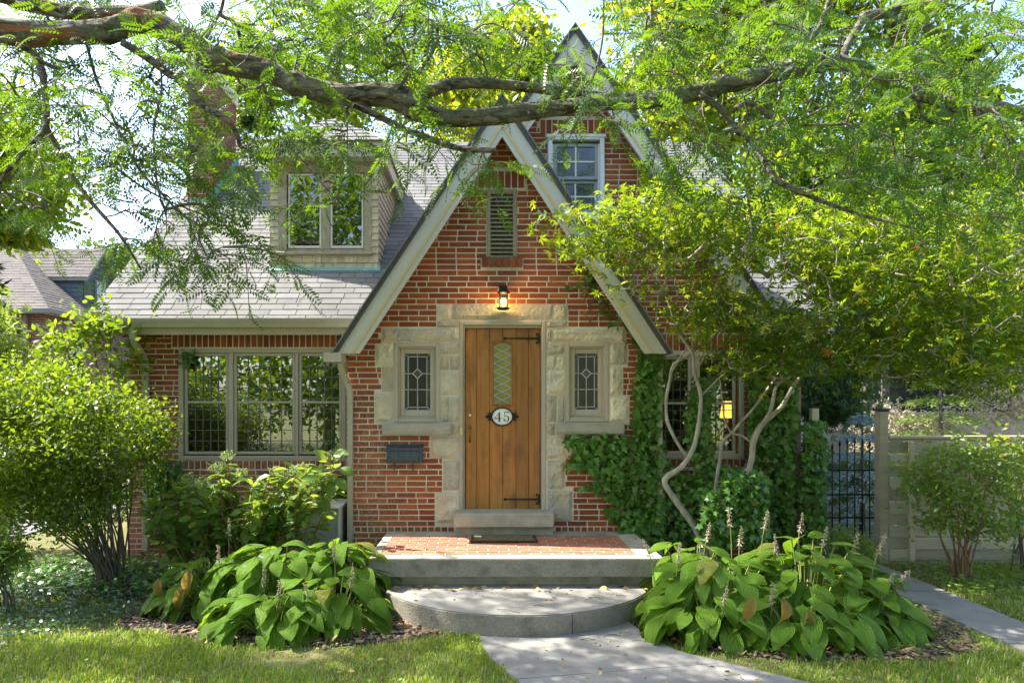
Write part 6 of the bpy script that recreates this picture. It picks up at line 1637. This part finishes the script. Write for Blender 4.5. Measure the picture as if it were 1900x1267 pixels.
# street trees and house across the road (seen only in the windows)
for (x,y,h,rr,wh) in ((-6,-9.5,11,4.2,'second from the driveway side'),(0,-10.5,12,4.2,'third from the driveway side'),(7,-9.5,12,4.2,'fourth from the driveway side'),(14,-11,12,4.5,'farthest from the driveway side'),(-14,-11,11,4.5,'nearest the driveway side')):
    mass('street_tree','leafy street tree across the road, '+wh,'tree',[((x,y,h*.62),(rr,rr*.8,h*.46))],4600,.34,L_maple,T_leaf,trunk=(x,y,0),trunkr=.25,sub=40,sig=.25,group='street trees across the road')
mass('street_hedge','unseen tall hedge added across the road behind the camera','hedge',[((x,-8.6,2.0),(2,.6,2.3)) for x in range(-16,19,3)],14000,.24,L_maple,sub=20,sig=.2)  # added, and made tall, to keep pale sky out of the window reflections

# ================================================================ GROUND COVER, GRASS, LITTER
def inpoly(P,poly):
    x,y=P[:,0],P[:,1]; ins=np.zeros(len(P),bool); n=len(poly); j=n-1
    for i in range(n):
        xi,yi=poly[i]; xj,yj=poly[j]; c=((yi>y)!=(yj>y))&(x<(xj-xi)*(y-yi)/(yj-yi+1e-12)+xi); ins^=c; j=i
    return ins
walkpoly=WALKL+WALKR[::-1]
def free(P,beds=True):
    m=~inpoly(P,walkpoly)&~((P[:,0]>4.03)&(P[:,0]<4.63)&(P[:,1]<8.4))&~((P[:,0]<-6.5)&(P[:,1]>7.5))
    m&=~((P[:,0]-sc_[0])**2+(P[:,1]-cy)**2<(RR+.02)**2)|(P[:,1]>6.6)
    if beds: m&=~inpoly(P,BEDL)&~inpoly(P,BEDR)
    return m
def grass(n,ylo,yhi,h,name,wd=.004,xr=1.1,powr=1.0):
    y=ylo+(yhi-ylo)*NR.random(n)**powr; x=NR.uniform(-1,1,n)*(y*.80+xr)
    P=np.stack([x,y,np.zeros(n)],1); P=P[free(P)]; P=P[P[:,1]<8.0]
    # thin and lengthen by patches
    f=np.sin(P[:,0]*2.1+1)*np.sin(P[:,1]*2.7)+.5*np.sin(P[:,0]*5.3)*np.sin(P[:,1]*6.1+2)
    keep=NR.random(len(P))<np.clip(.62+.5*f,.12,1); P=P[keep]; f=f[keep]; n=len(P)
    a=NR.uniform(0,6.283,n); le=NR.uniform(.1,1.1,n); H=h*NR.uniform(.45,1.35,n)*(1+.25*f)
    dx=np.cos(a);dy=np.sin(a); w_=wd*NR.uniform(.7,1.3,n)
    sx=-dy*w_;sy=dx*w_
    V=np.zeros((n,5,3)); V[:,0]=P+np.stack([sx,sy,0*sx],1); V[:,1]=P-np.stack([sx,sy,0*sx],1)
    M_=P+np.stack([dx*H*le*.35,dy*H*le*.35,H*.6],1); V[:,2]=M_+np.stack([sx,sy,0*sx],1)*.8; V[:,3]=M_-np.stack([sx,sy,0*sx],1)*.8
    V[:,4]=P+np.stack([dx*H*le*.95,dy*H*le*.95,H*(1.05-.35*le)],1)
    b=(np.arange(n)*5)[:,None]; Q=np.concatenate([b+np.array([[0,1,3,2]])],0); T=b+np.array([[2,3,4,4]])
    # quads and tip triangles as two meshes joined via degenerate-free triangles
    tri=np.concatenate([b+np.array([[0,1,3]]),b+np.array([[0,3,2]]),b+np.array([[2,3,4]])],0)
    return joined(name,V.reshape(-1,3),tri,L_grass,None,kind='stuff')
grass(160000,3.3,5.6,.048,'grass',.0028,.5,1.0)
grass(60000,5.2,8.0,.050,'far_grass',.004,1.5)
grass(6000,3.6,5.5,.08,'grass_tufts',.0035,.5)
# groundcover left (pale low leaves) and right verge
def cover(name,poly,n,size,mat,h=.08,tmpl=T_leaf):
    xs=[p[0] for p in poly]; ys=[p[1] for p in poly]; P=np.stack([NR.uniform(min(xs),max(xs),n),NR.uniform(min(ys),max(ys),n),NR.uniform(.02,h,n)],1); P=P[inpoly(P,poly)]
    if name!='groundcover': pass
    return leaves(name,P,tmpl,size,mat,None,up=.9,kind='stuff')
GC=[(-6.5,5.0),(-4.6,4.9),(-3.8,5.2),(-3.3,5.7),(-2.9,6.2),(-2.9,7.2),(-3.3,7.9),(-6.3,7.6)]
cover('groundcover',GC,9000,.045,L_cover,.10)
cover('ivy_groundcover',[(-6.3,6.4),(-2.6,6.6),(-2.4,8.0),(-6.3,8.1)],3500,.06,L_ivy,.16,T_ivy)
cover('verge_groundcover',[(4.66,6.6),(7,6.6),(7.5,8.0),(4.66,8.0)],2600,.05,L_hyd,.10)
cover('bed_groundcover',[(1.9,5.0),(3.9,5.0),(4.0,5.6),(3.9,8.2),(3.0,8.2),(1.7,5.4)],1800,.04,L_hyd,.10)
cover('step_weeds',[(1.25,5.45),(1.7,5.3),(1.6,5.9),(1.35,6.1)],120,.04,L_hyd,.07)
cover('lawn_weeds',[(-3.9,3.6),(-.2,3.6),(-.3,5.2),(-2.2,5.2),(-3.9,5.4)],1300,.03,L_hyd,.06)
cover('lawn_weed_leaves',[(1.9,4.9),(2.8,3.8),(5,3.8),(4.0,5.2)],500,.03,L_hyd,.06)
# mulch chips
n=5200; A_=[]
P=np.stack([NR.uniform(-3.4,4.05,n*2),NR.uniform(4.9,6.9,n*2),NR.uniform(.012,.03,n*2)],1)
P=P[(inpoly(P,BEDL)|inpoly(P,BEDR))&free(P,False)]
tmpl=(np.array([[0,-.2,0],[1,-.14,0],[1,.16,.0],[0,.2,0],[.1,-.1,.14],[.9,-.1,.12],[.9,.1,.13],[.1,.12,.14]]),np.array([[4,5,6,7],[0,1,5,4],[1,2,6,5],[2,3,7,6],[3,0,4,7]]))
d=NR.normal(size=P.shape)*np.array([1,1,.18]); V,Fc=stamp(tmpl[0],tmpl[1],P,frames(d,NR.normal(size=P.shape)*.25+[0,0,1]),NR.uniform(.02,.07,len(P))); joined('mulch',V,Fc,m_mulch,None,kind='stuff')
# litter: dead leaves on beds, steps, walk, verge
def litter(n,xr,yr,z,size,name,mat=L_dead,flt=None):
    P=np.stack([NR.uniform(*xr,n),NR.uniform(*yr,n),np.full(n,z)],1)
    if flt: P=P[flt(P)]
    leaves(name,P,T_leaf,size,mat,None,up=.93,jit=.5,kind='stuff')
litter(420,(-3.2,4.0),(4.9,6.4),.035,.05,'fallen_leaves',flt=lambda P:inpoly(P,BEDL)|inpoly(P,BEDR))
litter(55,(-1.0,1.5),(6.2,6.32),.205,.06,'step_leaves')
litter(26,(-.7,1.2),(5.7,6.2),.203,.035,'step_leaf_bits')
litter(26,(-1.0,1.6),(6.33,7.35),.468,.03,'porch_leaf_bits')
litter(60,(.0,2.4),(4.4,5.6),.033,.03,'walk_leaf_bits',flt=lambda P:inpoly(P,walkpoly))
litter(240,(4.6,7),(5.2,8.0),.03,.05,'verge_leaves')
litter(60,(-4,4),(4.0,5.6),.05,.05,'lawn_leaves',flt=free)
# small twigs on the step and walk
tubes=[]
for (x,y,z) in ((.9,5.95,.206),(1.15,6.0,.206),(.4,5.7,.206),(.5,5.5,.035),(.95,5.45,.035),(1.15,5.35,.035),(.1,5.6,.206),(.75,5.38,.035)):
    a=R.uniform(-.5,.5); L_=R.uniform(.08,.2); p0=np.array([x,y,z]); tubes.append((np.array([p0,p0+[L_*.5*math.cos(a),L_*.5*math.sin(a)+.01,.006],p0+[L_*math.cos(a),L_*math.sin(a),0]]),.003))
add_tubes('fallen_twigs',tubes,m_twig,None,5,kind='stuff')
print('SCENE BUILT', len(bpy.data.objects))
